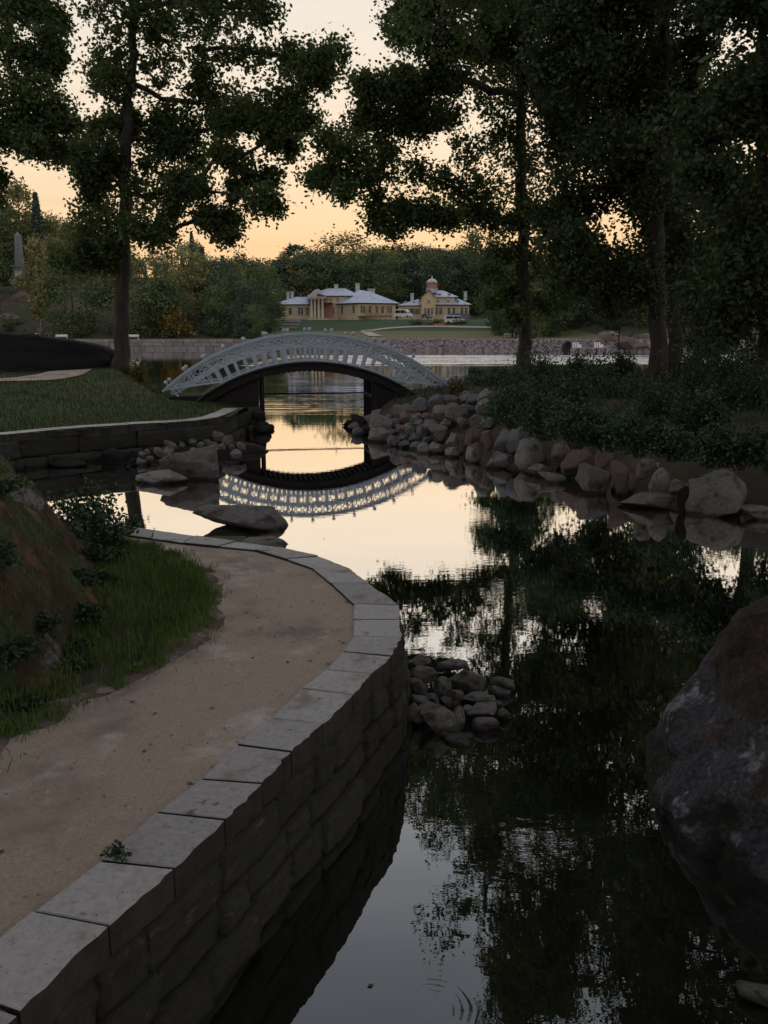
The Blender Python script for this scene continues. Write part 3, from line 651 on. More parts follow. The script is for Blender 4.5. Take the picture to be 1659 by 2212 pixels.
# local frame: x along the bridge, y away from us
def arc(Rr, a): return (Rr * math.sin(a), ZC + Rr * math.cos(a))
def arc_bar(Rr, a0, a1, y, w, h, n=40):
    """bar of section w (across) x h (radial), outer face at radius Rr"""
    b = MB(); vs = []
    for i in range(n + 1):
        a = a0 + (a1 - a0) * i / n
        for yy, r_ in ((y - w / 2, Rr), (y + w / 2, Rr), (y + w / 2, Rr - h), (y - w / 2, Rr - h)):
            x, z = arc(r_, a); vs.append((x, yy, z))
    fs = [(i * 4 + j, i * 4 + (j + 1) % 4, i * 4 + 4 + (j + 1) % 4, i * 4 + 4 + j) for i in range(n) for j in range(4)] + [(0, 1, 2, 3), (n * 4 + 3, n * 4 + 2, n * 4 + 1, n * 4)]
    return b.add(vs, fs)
bal_me = MB().box(-.055, .055, -.022, .022, 0, RM - RB + .01).mesh('baluster'); bal_me.materials.append(MATS['bridge_paint'])
ball_me = MB().lathe([(.03, -.10), (.034, -.05), (.062, -.035), (.072, 0), (.062, .036), (.034, .062), (.006, .074)], 14).mesh('finial', True); ball_me.materials.append(MATS['bridge_paint'])
post_me = MB().box(-.026, .026, -.03, .03, RM - RT - .06, .04).mesh('post'); post_me.materials.append(MATS['bridge_paint'])
AEND = R(41.2); STEP = R(5.68)
for side in (0, 1):
    y = side * BW
    rail = arc_bar(RT, -R(41.9), R(41.9), y, .12, .07, 56).obj('railing', 'bridge_paint', bridge)
    arc_bar(RT - .075, -R(41.3), R(41.3), y, .05, .045, 56).obj('under_rail', 'bridge_paint', rail)
    arc_bar(RM + .03, -R(33.5), R(33.5), y, .06, .09, 48).obj('middle_rail', 'bridge_paint', rail)
    arc_bar(RB + .03, -R(28), R(28), y, .07, .09, 44).obj('bottom_rail', 'bridge_paint', rail)
    for s_ in (-1, 1):                                                       # low stringers at both ends
        x0, z0 = arc(RB, R(27.2)); x1, z1 = arc(RT, R(41.4))
        b = MB(); b.add([(s_ * x0, y - .035, z0), (s_ * x0, y + .035, z0), (s_ * x0, y + .035, z0 + .07), (s_ * x0, y - .035, z0 + .07), (s_ * (x1 - .1), y - .035, z1 - .03), (s_ * (x1 - .1), y + .035, z1 - .03), (s_ * (x1 - .1), y + .035, z1 + .04), (s_ * (x1 - .1), y - .035, z1 + .04)],
                        [(0, 1, 2, 3), (7, 6, 5, 4), (0, 4, 5, 1), (1, 5, 6, 2), (2, 6, 7, 3), (3, 7, 4, 0)])
        b.obj('end_stringer', 'bridge_paint', rail)
        # boarded wedge between stringer and ornamental band
        for a_ in (30.2, 32.6, 35.2, 37.6):
            xb, zb = arc(RM + .02, R(a_)); u = (xb - .25 - x0) / (x1 - .1 - x0); zs = z0 + (z1 - z0) * u
            MB().tube([(s_ * (xb - .25), y, zs + .03), (s_ * xb, y, zb)], .032, 4).obj('strut', 'bridge_paint', rail)
    nb = 20
    for i in range(nb):
        a = R(-27.3 + 54.6 * i / (nb - 1)); x, z = arc(RB, a)
        link('baluster', bal_me, None, rail, loc=(x, y, z), rot=(0, a, 0))
    k_ = 7
    for i in range(-k_, k_ + 1):
        a = STEP * (i + .0); x, z = arc(RT, a)
        link('post', post_me, None, rail, loc=(x, y, z), rot=(0, a, 0)); x, z = arc(RT + .115, a)
        link('finial', ball_me, None, rail, loc=(x, y, z), rot=(0, a, 0))
    # interlaced rings: two rows of overlapping ellipses
    for sh, name in ((0, 'ring'), (1 / 3, 'ring'), (2 / 3, 'ring')):
        for i in range(-k_, k_):
            ac = STEP * (i + .5 + sh); 
            if abs(ac) > R(36.2): continue
            pts = []; w = STEP * .98; hh = (RT - RM - .12) / 2
            for j in range(25):
                t = 2 * math.pi * j / 24; x, z = arc((RT + RM - .10) / 2 + hh * math.sin(t), ac + w * math.cos(t)); pts.append((x, y + (-.014, 0, .014)[round(sh * 3)], z))
            MB().tube(pts, .021, 6, False).obj(name, 'bridge_paint', rail)
            x, z = arc((RT + RM - .10) / 2, ac); hb = (RT - RM) / 2 - .02

# deck of cross planks on two arched girders
pl_me = MB().box(-.088, .088, -.14, BW + .14, -.045, 0).mesh('plank'); pl_me.materials.append(MATS['deck_plank'])
n_ = 50
for i in range(n_):
    a = R(-40.5 + 81 * i / (n_ - 1)); x, z = arc(RB - .035, a); link('plank', pl_me, None, bridge, loc=(x, 0, z), rot=(0, a, 0))
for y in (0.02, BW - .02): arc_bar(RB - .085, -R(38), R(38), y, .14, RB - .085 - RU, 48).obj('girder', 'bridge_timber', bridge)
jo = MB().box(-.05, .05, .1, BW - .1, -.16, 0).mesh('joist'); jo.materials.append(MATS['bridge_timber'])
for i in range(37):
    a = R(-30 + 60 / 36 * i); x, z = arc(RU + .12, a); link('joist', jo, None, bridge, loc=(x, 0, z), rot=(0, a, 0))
for s_, xs_ in ((-1, -1.72), (1, 2.28)):
    for j in range(4):
        y = .06 + j * (BW - .12) / 3
        MB().tube([(xs_, y, -.3), (xs_, y, ZC + math.sqrt(RU ** 2 - xs_ ** 2) + .12)], .052, 8).obj('post', 'bridge_timber', bridge)
    for zz in (1.08,):
        MB().box(xs_ - .04, xs_ + .04, 0, BW, zz - .05, zz + .05).obj('brace', 'bridge_timber', bridge)
    # solid abutment behind the posts
    xa = xs_ + s_ * .14; poly = [(xa, -.4)]
    for i in range(12):
        x = xa + s_ * i / 11 * (abs(s_ * 5.0 - xa)); poly.append((x, max(1.15, ZC + math.sqrt(max(0, (RU + .03) ** 2 - x * x)))))
    poly.append((poly[-1][0], -.4))
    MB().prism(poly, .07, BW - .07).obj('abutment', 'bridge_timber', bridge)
MB().tube([(-1.8, BW - .1, 1.08), (2.3, BW - .1, 1.08)], .03, 6).obj('tie_rod', 'bridge_timber', bridge)

# ================================================================== MANOR ACROSS THE LAKE
YH = 300.0
def zx(z_, s=.304, o=557.4, Y=YH): return V(o + z_ * s, 716, Y).x
def zz(z_, s=.304, o=564.2, Y=YH): return V(830, o + z_ * s, Y).z
GZ = 7.25
def hip_roof(x0, x1, y0, y1, ze, zr, inset0, inset1, over=.6, th=.28):
    """hipped roof with eaves; ridge along x"""
    b = MB(); ym = (y0 + y1) / 2; x0 -= over; x1 += over; y0 -= over; y1 += over
    b.add([(x0, y0, ze), (x1, y0, ze), (x1, y1, ze), (x0, y1, ze), (x0 + inset0, ym, zr), (x1 - inset1, ym, zr)],
          [(0, 1, 5, 4), (1, 2, 5), (2, 3, 4, 5), (3, 0, 4), (3, 2, 1, 0)]); return b
def chimney(par, x, y, z0, z1, w=1.0):
    MB().box(x - w / 2, x + w / 2, y - w / 2, y + w / 2, z0, z1 - .3).box(x - w * .62, x + w * .62, y - w * .62, y + w * .62, z1 - .3, z1).obj('chimney', 'chimney_white', par)
def window(par, x, y, z0, z1, w, face=-1, m='window_glass', axis='y'):
    """frame proud of the wall facing -y, pane inside"""
    fr = MB()
    fr.box(x - w / 2 - .12, x - w / 2, y - .10, y + .1, z0 - .12, z1 + .12).box(x + w / 2, x + w / 2 + .12, y - .10, y + .1, z0 - .12, z1 + .12)
    fr.box(x - w / 2, x + w / 2, y - .10, y + .1, z1, z1 + .12).box(x - w / 2, x + w / 2, y - .14, y + .1, z0 - .12, z0).box(x - .05, x + .05, y - .08, y + .02, z0, z1).box(x - w / 2, x - .05, y - .08, y + .02, z0 + (z1 - z0) * .64, z0 + (z1 - z0) * .64 + .08).box(x + .05, x + w / 2, y - .08, y + .02, z0 + (z1 - z0) * .64, z0 + (z1 - z0) * .64 + .08)
    f_ = fr.obj('window', 'window_frame', par)
    MB().box(x - w / 2, x + w / 2, y - .03, y - .02, z0, z1).obj('pane', m, f_); return f_
def dormer(par, x, y, z):
    d_ = MB().prism([(x - .7, z), (x + .7, z), (x + .5, z + .6), (x, z + .8), (x - .5, z + .6)], y - .6, y + 1.4).obj('dormer', 'metal_roof', par)
    MB().prism([(x - .45, z + .06), (x + .45, z + .06), (x + .3, z + .5), (x - .3, z + .5)], y - .66, y - .58).obj('pane', 'window_glass', d_)
def wing(par, x0, x1, y0, y1, z0, ze, plinth=.7, m='ochre_wall'):
    MB().box(x0, x1, y0, y1, z0 + plinth, ze).obj('wall', m, par)
    MB().box(x0 - .08, x1 + .08, y0 - .08, y1 + .08, z0 - 1.2, z0 + plinth).obj('plinth', 'pale_trim', par)
    MB().box(x0 - .3, x1 + .3, y0 - .3, y1 + .3, ze - .28, ze - .02).obj('cornice', 'eave', par)

house = thing('manor_house', 'long ochre manor with columned portico and grey blue hipped roofs', 'house', (0, 0, 0))
# left wing
X0, X1, ZE, ZR = zx(120), zx(392), zz(305), zz(247)
wing(house, X0, X1, YH + 2, YH + 14, GZ, ZE); hip_roof(X0, X1, YH + 2, YH + 14, ZE, ZR, 7.5, 3, .9).obj('roof', 'metal_roof', house)
for i, a in enumerate((135, 152, 228, 270, 290, 310, 330, 348)):
    window(house, zx(a), YH + 2, zz(380), zz(330), .95, m='window_glass' if i not in (3, 6) else 'pale_trim')
chimney(house, zx(200), YH + 8, ZR - 1.6, zz(211)); chimney(house, zx(231), YH + 8, ZR - 1, zz(208)); dormer(house, zx(353), YH + 4.6, zz(290)); 
MB().box(zx(220), zx(266), YH + 4.2, YH + 6, zz(288), zz(280)).obj('roof_ledge', 'eave', house)
# central two-storey block
X0, X1, ZE, ZR = zx(395), zx(645), zz(243), zz(183)
wing(house, X0 + 1, X1, YH + 3, YH + 17, GZ, ZE); hip_roof(X0 - 1.2, X1 + 3, YH + 3, YH + 17, ZE, ZR, 6.5, 5.5, 1.0).obj('roof', 'metal_roof', house)
for a in (515, 565): window(house, zx(a), YH + 3, zz(278), zz(262), .8)
for a in (488, 512, 530): window(house, zx(a), YH + 3, zz(375), zz(332), .95)
chimney(house, zx(547), YH + 10, ZR - .9, zz(154), 1.2); chimney(house, zx(703), YH + 10, ZR - 2.6, zz(147), 1.35)
# portico: pediment, columns, steps
X0, X1 = zx(376), zx(482)
MB().prism([(X0 - 1.2, zz(262)), (X1 + .6, zz(262)), ((X0 + X1) / 2 + .4, zz(200)), ((X0 + X1) / 2 - .8, zz(204))], YH - 2.6, YH + 9).obj('portico_roof', 'metal_roof', house)
ped = MB().prism([(X0 - .2, zz(258)), (X1 - .3, zz(258)), ((X0 + X1) / 2, zz(214))], YH - 2.75, YH - 2.62).obj('pediment', 'pale_trim', house)
MB().prism([(X0 + 2.4, zz(252)), (X0 + 6, zz(252)), ((X0 + X1) / 2, zz(232))], YH - 2.82, YH - 2.76).obj('pediment_opening', 'eave', ped)
MB().box(X0 - .6, X1, YH - 2.6, YH + 2.9, zz(268), zz(262)).obj('entablature', 'pale_trim', house)
MB().box(X0 - .4, zx(530), YH - 1.8, YH + 2.9, zz(299), zz(295)).obj('balcony', 'eave', house)
col_me = MB().lathe([(.52, 0), (.52, .25), (.40, .35), (.36, 4.5), (.33, zz(268) - GZ - .75), (.48, zz(268) - GZ - .55), (.48, zz(268) - GZ - .3)], 12).mesh('column', True); col_me.materials.append(MATS['pale_trim'])
for a in (386, 410, 436, 463): link('column', col_me, None, house, loc=(zx(a), YH - 2.0, GZ + .3))
MB().box(X0 - 1, X1 + 1, YH - 2.8, YH + 2, GZ - 1.5, GZ + .3).obj('porch_floor', 'pale_trim', house)
for i in range(4): MB().box(zx(300), zx(372), YH - 1.5 - .5 * i, YH - 1.0 - .5 * i, GZ - 1.6, GZ + .25 - .3 * i).obj('step', 'bare_brick', house)
MB().box(zx(470), zx(532), YH + 2.80, YH + 2.96, GZ + .7, zz(299)).obj('bare_brick_panel', 'bare_brick', house)
# right wing, turned so that a corner faces us
cx0 = zx(716); YW = YH - 6; rw = math.radians(-31); u = Vector((math.cos(-rw), math.sin(-rw))); 
def RWp(s_, t_): return (cx0 + s_ * math.cos(R(24)) - t_ * math.cos(R(52)), YW + s_ * math.sin(R(24)) + t_ * math.sin(R(52)))
LA, LB = (zx(985) - cx0) / math.cos(R(24)) * .97, (cx0 - zx(545)) / math.cos(R(52)) * .95
base = [RWp(0, 0), RWp(LA, 0), RWp(LA, LB), RWp(0, LB)]; ze, zr = zz(300), zz(214)
MB().prism(base, GZ + .5, ze, 2).obj('wall', 'ochre_wall', house); MB().prism([RWp(-.1, -.1), RWp(LA + .1, -.1), RWp(LA + .1, LB + .1), RWp(-.1, LB + .1)], GZ - 1.6, GZ + .5, 2).obj('plinth', 'pale_trim', house)
MB().prism([RWp(-.4, -.4), RWp(LA + .4, -.4), RWp(LA + .4, LB + .4), RWp(-.4, LB + .4)], ze - .3, ze - .02, 2).obj('cornice', 'eave', house)
ev = [RWp(-1, -1), RWp(LA + 1, -1), RWp(LA + 1, LB + 1), RWp(-1, LB + 1)]; r1, r2 = RWp(LA * .5, LB * .34), RWp(LA * .5, LB * .75)
MB().add([(*p, ze) for p in ev] + [(*r1, zr), (*r2, zr + .6)], [(0, 1, 4), (1, 2, 5, 4), (2, 3, 5), (3, 0, 4, 5), (3, 2, 1, 0)]).obj('roof', 'metal_roof', house)
def slab_window(par, P0, P1, z0, z1, m='window_glass', out=.08):
    """window on a slanting wall between two plan points"""
    a, b = Vector(P0), Vector(P1); d = (b - a).normalized(); n = Vector((d.y, -d.x)); 
    def q(p, o, z): w = p + n * o; return (w.x, w.y, z)
    fr = MB()
    for (s0, s1, za, zb) in ((-.12, 0, z0 - .12, z1 + .12), ((b - a).length, (b - a).length + .12, z0 - .12, z1 + .12), (0, (b - a).length, z1, z1 + .12), (0, (b - a).length, z0 - .12, z0), ((b - a).length / 2 - .05, (b - a).length / 2 + .05, z0, z1)):
        p, r_ = a + d * s0, a + d * s1
        fr.add([q(p, -.1, za), q(r_, -.1, za), q(r_, out, za), q(p, out, za), q(p, -.1, zb), q(r_, -.1, zb), q(r_, out, zb), q(p, out, zb)], [(3, 2, 1, 0), (4, 5, 6, 7), (0, 1, 5, 4), (1, 2, 6, 5), (2, 3, 7, 6), (3, 0, 4, 7)])
    f_ = fr.obj('window', 'window_frame', par)
    MB().add([q(a, .02, z0), q(b, .02, z0), q(b, .02, z1), q(a, .02, z1)], [(0, 1, 2, 3)]).obj('pane', m, f_)
for a, m_ in ((565, 'window_frame'), (593, 'window_glass'), (612, 'window_frame'), (642, 'window_frame'), (662, 'window_frame'), (682, 'window_glass')):
    t_ = (716 - a) / (716 - 545) * LB; slab_window(house, RWp(0, t_ + .55), RWp(0, t_ - .55), zz(370), zz(318), m_)
for a in (742, 756, 800, 848, 890, 934, 948):
    s_ = (a - 716) / (985 - 716) * LA; slab_window(house, RWp(s_ - .42, 0), RWp(s_ + .42, 0), zz(368), zz(320))
chimney(house, zx(806), YH + 2, zr - 1.2, zz(195), 2.2)
dormer(house, zx(830), YW + 4.4, zz(276)); 
# work platform of raw boards before the right wing
sc = thing('scaffold', 'raw wood work platform in front of the manor right wing', 'scaffold', (0, 0, 0))
sx0, sx1 = zx(772), zx(942); yy0 = YW - .8
for i in range(6):
    x = sx0 + (sx1 - sx0) * i / 5; yb = yy0 + (x - cx0) * .42 * .0 + .2 * i * .3
    MB().box(x - .09, x + .09, yb - .09, yb + .09, GZ - 1.4, zz(330)).obj('upright', 'scaffold_wood', sc)
for z_ in (zz(396), zz(385), zz(343), zz(330)): MB().box(sx0 - .5, sx1 + .5, yy0 - .1, yy0 + .5, z_ - .10, z_ + .10).obj('board', 'scaffold_wood', sc)
MB().box(zx(715), zx(945), yy0 - .5, yy0 + 1.6, zz(392) - .1, zz(392) + .1).obj('platform', 'scaffold_wood', sc)

# library wing building with cupola
lib = thing('chapel_building', 'ochre building with gabled tower front and domed cupola', 'house', (0, 0, 0)); YL = YH + 4
def lx(a): return zx(a, Y=YL)
X0, X1, ZE, ZR = lx(996), lx(1168), zz(313, Y=YL), zz(256, Y=YL)
wing(lib, X0, X1, YL + 2, YL + 12, GZ, ZE); hip_roof(X0, X1, YL + 2, YL + 12, ZE, ZR, 9, 1, .7).obj('roof', 'metal_roof', lib)
for a in (1062, 1084, 1104, 1122, 1142): window(lib, lx(a), YL + 2, zz(375, Y=YL), zz(336, Y=YL), .8)
for a in (1047, 1108): dormer(lib, lx(a), YL + 4, zz(298, Y=YL))
chimney(lib, lx(1098), YL + 7, ZR - 1, zz(222, Y=YL), 1.1)
X0, X1, ZE, ZR = lx(1252), lx(1498), zz(308, Y=YL), zz(248, Y=YL)
wing(lib, X0, X1, YL + 1, YL + 12, GZ, ZE); hip_roof(X0 - 1, X1, YL + 1, YL + 12, ZE, ZR, 5, 5.5, .9).obj('roof', 'metal_roof', lib)
for i, a in enumerate((1268, 1297, 1322, 1356, 1390, 1418, 1448, 1478)): window(lib, lx(a), YL + 1, zz(378, Y=YL), zz(330, Y=YL), .85, m='window_glass' if i % 3 != 2 else 'pale_trim')
for a in (1280, 1350, 1420): dormer(lib, lx(a), YL + 3, zz(290, Y=YL))
chimney(lib, lx(1480), YL + 6, ZR - 1.2, zz(209, Y=YL), 1.0); chimney(lib, lx(1375), YL + 6, ZR - .6, zz(228, Y=YL), 1.1)
# gabled tower front with long roof to the right
X0, X1 = lx(1160), lx(1258); zs, zp = zz(252, Y=YL), zz(205, Y=YL); xm = lx(1212)
MB().prism([(X0, GZ - 1), (X1, GZ - 1), (X1, zs), (xm, zp), (X0, zs)], YL - .6, YL + 11).obj('tower_wall', 'ochre_wall', lib)
MB().add([(X1 - .2, YL - 1, zs - .1), (xm, YL - 1, zp + .15), (xm, YL + 11, zp + .15), (X1 - .2, YL + 11, zs - .1), (X0 - .7, YL - 1, zs - .45), (X0 - .7, YL + 11, zs - .45), (X1 - .2, YL - 1, zs - .35), (xm, YL - 1, zp - .1), (X0 - .7, YL - 1, zs - .7)],
         [(0, 1, 2, 3), (1, 4, 5, 2), (0, 6, 7, 1), (1, 7, 8, 4)]).obj('gable_roof', 'eave', lib)
MB().box(X1, lx(1400), YL + 2.5, YL + 10, GZ, zs).obj('upper_wall', 'ochre_wall', lib)
hip_roof(xm + .3, lx(1408), YL + 2.5, YL + 10, zs, zz(202, Y=YL), .6, 5, .8).obj('upper_roof', 'metal_roof', lib)
for a in (1290, 1360): dormer(lib, lx(a), YL + 3.6, zz(240, Y=YL))
window(lib, lx(1210), YL - .6, zz(297, Y=YL), zz(278, Y=YL), .6); MB().box(lx(1203), lx(1217), YL - .75, YL - .61, GZ + .4, zz(335, Y=YL)).obj('door', 'window_glass', lib)
window(lib, lx(1188), YL - .6, zz(378, Y=YL), zz(332, Y=YL), .7); window(lib, lx(1234), YL - .6, zz(378, Y=YL), zz(332, Y=YL), .7)
cxp = lx(1237); cz = zz(205, Y=YL)
cu = MB().lathe([(1.9, -.8), (1.9, .6), (1.75, .7)], 8, (cxp, YL + 4, cz)).obj('cupola', 'metal_roof', lib)
MB().lathe([(1.7, .7), (1.75, 2.3), (2.0, 2.35), (2.0, 2.5)], 12, (cxp, YL + 4, cz)).obj('drum', 'bare_brick', cu)
MB().lathe([(1.95, 2.5), (1.75, 3.0), (1.2, 3.6), (.35, 4.0), (.15, 4.2), (.10, 4.9)], 14, (cxp, YL + 4, cz)).obj('dome', 'chimney_white', cu, True)
for i in range(6):
    a = i * math.pi / 3; MB().box(cxp + 2.1 * math.cos(a) - .05, cxp + 2.1 * math.cos(a) + .05, YL + 4 + 2.1 * math.sin(a) - .05, YL + 4 + 2.1 * math.sin(a) + .05, cz - .4, cz + 2.5).obj('scaffold_pole', 'scaffold_wood', cu)

def vehicle(name, label, cat, x, y, z, L, H, Wd, body, rz, van=True):
    t = thing(name, label, cat, (x, y, z), rz=rz)
    if van: pr = [(-L / 2, .35), (L / 2, .35), (L / 2, .9), (L / 2 - .25, 1.25), (L / 2 - .9, 1.35), (L / 2 - 1.6, H - .1), (L / 2 - 1.9, H), (-L / 2 + .15, H), (-L / 2, H - .2)]
    else: pr = [(-L / 2, .3), (L / 2, .3), (L / 2, .75), (L / 2 - .9, .95), (L / 2 - 1.5, H), (-L / 2 + .8, H), (-L / 2 + .1, .95)]
    b = MB().prism(pr, -Wd / 2, Wd / 2).obj('body', body, t)
    if van: gl = [[(L / 2 - 1.0, 1.4), (L / 2 - 1.9, 1.4), (L / 2 - 1.9, H - .3), (L / 2 - 1.62, H - .3)], [(-.6, 1.4), (L / 2 - 2.05, 1.4), (L / 2 - 2.05, H - .3), (-.6, H - .3)], [(-L / 2 + .3, 1.4), (-.75, 1.4), (-.75, H - .3), (-L / 2 + .3, H - .3)]]
    else: gl = [[(L / 2 - 1.05, .98), (.1, .98), (.1, H - .08), (L / 2 - 1.55, H - .08)], [(-L / 2 + .35, .98), (0, .98), (0, H - .08), (-L / 2 + .9, H - .08)]]
    for p in gl: MB().prism(p, -Wd / 2 - .015, Wd / 2 + .015).obj('side_window', 'car_glass', t)
    w = (L / 2 - 1.65, L / 2 - .92) if van else (L / 2 - 1.5, L / 2 - .9)
    z_ = (H - .14, 1.38) if van else (H - .03, .97)
    MB().add([(w[0] + .03, -Wd / 2 + .12, z_[0]), (w[0] + .03, Wd / 2 - .12, z_[0]), (w[1] + .03, Wd / 2 - .12, z_[1]), (w[1] + .03, -Wd / 2 + .12, z_[1])], [(0, 1, 2, 3)]).obj('windscreen', 'car_glass', t)
    wm = MB().lathe([(.12, -.11), (.34, -.11), (.34, .11), (.12, .11)], 14).mesh('wheel'); wm.materials.append(MATS['rubber'])
    for sx_ in (-L / 2 + .95, L / 2 - .9):
        for sy in (-Wd / 2 + .1, Wd / 2 - .1): link('wheel', wm, None, t, loc=(sx_, sy, .34), rot=(R(90), 0, 0))
    return t
p = at_far(896, 284)
van = vehicle('van', 'white van with dark windows parked between the two ochre houses', 'van', zx(1034, Y=290), 290, zz(404, Y=290) + .1, 5.6, 2.6, 2.0, 'white_paint', R(-32))
car = vehicle('parked_car', 'grey car parked before the gabled tower front', 'car', zx(1200, Y=291), 291, zz(413, Y=291) + .2, 4.3, 1.5, 1.75, 'grey_paint', R(-60), False)
van2 = vehicle('trailer_van', 'white box van at the foot of the yard steps', 'van', zx(1398, Y=268), 268, zfar(zx(1398, Y=268), 268), 6.0, 2.3, 2.1, 'white_paint', R(4))
# garden steps and ramp on the grass bank
def ramp(name, label, a, b, w, m, steps=9):
    t = thing(name, label, 'steps', (0, 0, 0)); 
    for i in range(steps):
        p = a.lerp(b, (i + .5) / steps); z = zfar(p.x, p.y) + .25; l = (b - a).length / steps; d = (b - a).normalized()
        n = Vector((-d.y, d.x, 0)); q = [p + d * l * .52 + n * w / 2, p + d * l * .52 - n * w / 2, p - d * l * .52 - n * w / 2, p - d * l * .52 + n * w / 2]
        MB().prism([(v_.x, v_.y) for v_ in q], z - .6, z, 2).obj('step', m, t)
    return t
ramp('stone_steps', 'broad grey stone steps climbing the bank to the portico', on_far(622, 711), on_far(660, 690), 4.5, 'concrete')
ramp('brick_steps', 'narrow reddish steps beside the white box van', on_far(950, 703), on_far(938, 692), 3.2, 'bare_brick')
fn = thing('yard_fence', 'low grey paling fence before the chapel building', 'fence', (0, 0, 0))
fme = MB().box(-.07, .07, -.03, .03, 0, 2.0).mesh('pale'); fme.materials.append(MATS['grey_paint']); fx0, fx1 = zx(1345, Y=286), zx(1502, Y=286)
for i in range(60):
    x = fx0 + (fx1 - fx0) * i / 59; link('pale', fme, None, fn, loc=(x, 286, zfar(x, 286) - .1))
for z_ in (.4, 1.5): MB().box(fx0, fx1, 286.04, 286.10, zfar(fx0, 286) + z_, zfar(fx0, 286) + z_ + .12).obj('rail', 'grey_paint', fn)

# ---- far embankment wall on the left, laid block by block
emb = thing('embankment_wall', 'pale stone embankment wall along the far left shore', 'wall', (0, 176, 0))
for b in [block_mesh(70 + i) for i in range(4)]:
    b.materials.append(MATS['far_stone']); BLOCKS.append(b)
FB = BLOCKS[-4:]; r = random.Random(3)
for k_, (z0, z1) in enumerate(((-.25, .55), (.55, 1.2), (1.2, 1.93))):
    x = -60 - r.uniform(0, 1)
    while x < -23.5:
        l = r.uniform(1.0, 2.3); o = link('stone', FB[r.randrange(4)], None, emb); xm = x + l / 2
        o.location = (xm, shore(xm) - 176 + .35 - .05 * (z1 < 1.3) + r.uniform(-.04, .04), (z0 + z1) / 2); o.scale = (l * .98, .8, (z1 - z0) * .985); x += l
        o.rotation_euler = (0, 0, 0)
# white benches and a lamp on the embankment
def bench(px, py, Y, label, L=2.4):
    g = V(px, py, Y); t = thing('park_bench', label, 'bench', (g.x, Y, zfar(g.x, Y)), 'white benches on the far shore')
    for i in range(3): MB().box(-L / 2, L / 2, -.05 + .14 * i - .3, .06 + .14 * i - .3, .42, .47).obj('seat_slat', 'white_paint', t)
    for i in range(3): MB().box(-L / 2, L / 2, .12, .16, .52 + .13 * i, .63 + .13 * i).obj('back_slat', 'white_paint', t)
    for s_ in (-1, 1):
        for yy in (-.3, .12): MB().box(s_ * (L / 2 - .12) - .04, s_ * (L / 2 - .12) + .04, yy, yy + .07, 0, .42 if yy < 0 else .95).obj('leg', 'white_paint', t)
        MB().box(s_ * (L / 2 - .12) - .04, s_ * (L / 2 - .12) + .04, -.35, .18, .60, .66).obj('armrest', 'white_paint', t)
bench(133, 728, 178, 'white slatted park bench left of the big oak trunk'); bench(287, 728, 178, 'white park bench half hidden behind the big oak trunk')
bench(1101, 716, 190, 'white bench under dark trees behind the right oak trunk', 2.2)
g = at_far(77, 178.5); lp = thing('path_lamp', 'small white globe lamp on a short post by the far shore', 'lamp', g)
MB().tube([(0, 0, 0), (0, 0, .75)], .05, 8).obj('post', 'rust_metal', lp); MB().lathe([(.02, .72), (.16, .8), (.20, .95), (.14, 1.1), (.02, 1.15)], 12).obj('globe', 'white_paint', lp, True)
# obelisk on its rock
g = V(46, 610, 214); ob = thing('obelisk', 'grey stone obelisk on a plinth among trees on the left hill', 'monument', (g.x, 214, g.z))
H_ = V(46, 500, 214).z - g.z
MB().box(-1.9, 1.9, -1.9, 1.9, -.6, .5).obj('base', 'obelisk_stone', ob); MB().box(-1.35, 1.35, -1.35, 1.35, .5, 3.4).obj('pedestal', 'obelisk_stone', ob); MB().box(-1.6, 1.6, -1.6, 1.6, 3.4, 3.8).obj('cornice', 'obelisk_stone', ob)
MB().add([(-.85, -.85, 3.8), (.85, -.85, 3.8), (.85, .85, 3.8), (-.85, .85, 3.8), (-.58, -.58, H_ - 1), (.58, -.58, H_ - 1), (.58, .58, H_ - 1), (-.58, .58, H_ - 1), (0, 0, H_)],
         [(0, 1, 5, 4), (1, 2, 6, 5), (2, 3, 7, 6), (3, 0, 4, 7), (4, 5, 8), (5, 6, 8), (6, 7, 8), (7, 4, 8)]).obj('shaft', 'obelisk_stone', ob)
MB().box(-.7, .7, -1.42, -1.36, 1.0, 2.6).obj('tablet', 'chimney_white', ob)
# cliff under it
for i, (px, py, w, h, lab) in enumerate(((50, 660, 90, 52, 'reddish cliff face below the obelisk'), (20, 695, 70, 40, 'broad rust coloured rock at the hill foot'), (185, 690, 70, 45, 'grey fractured crag beside the big oak trunk'), (155, 712, 50, 22, 'low pinkish outcrop behind the left white bench'))):
    Y = (208, 196, 196, 188)[i]; q = V(px, py, Y); m_ = ROCKS[i * 3].copy(); m_.materials.clear()
    s_ = w / F * Y * .5; tag(link('cliff', m_, 'granite_pink' if i != 2 else 'granite', loc=(q.x, Y + s_ * .6, q.z), scale=(s_, s_ * .9, h / F * Y * .62)), lab, 'rock')
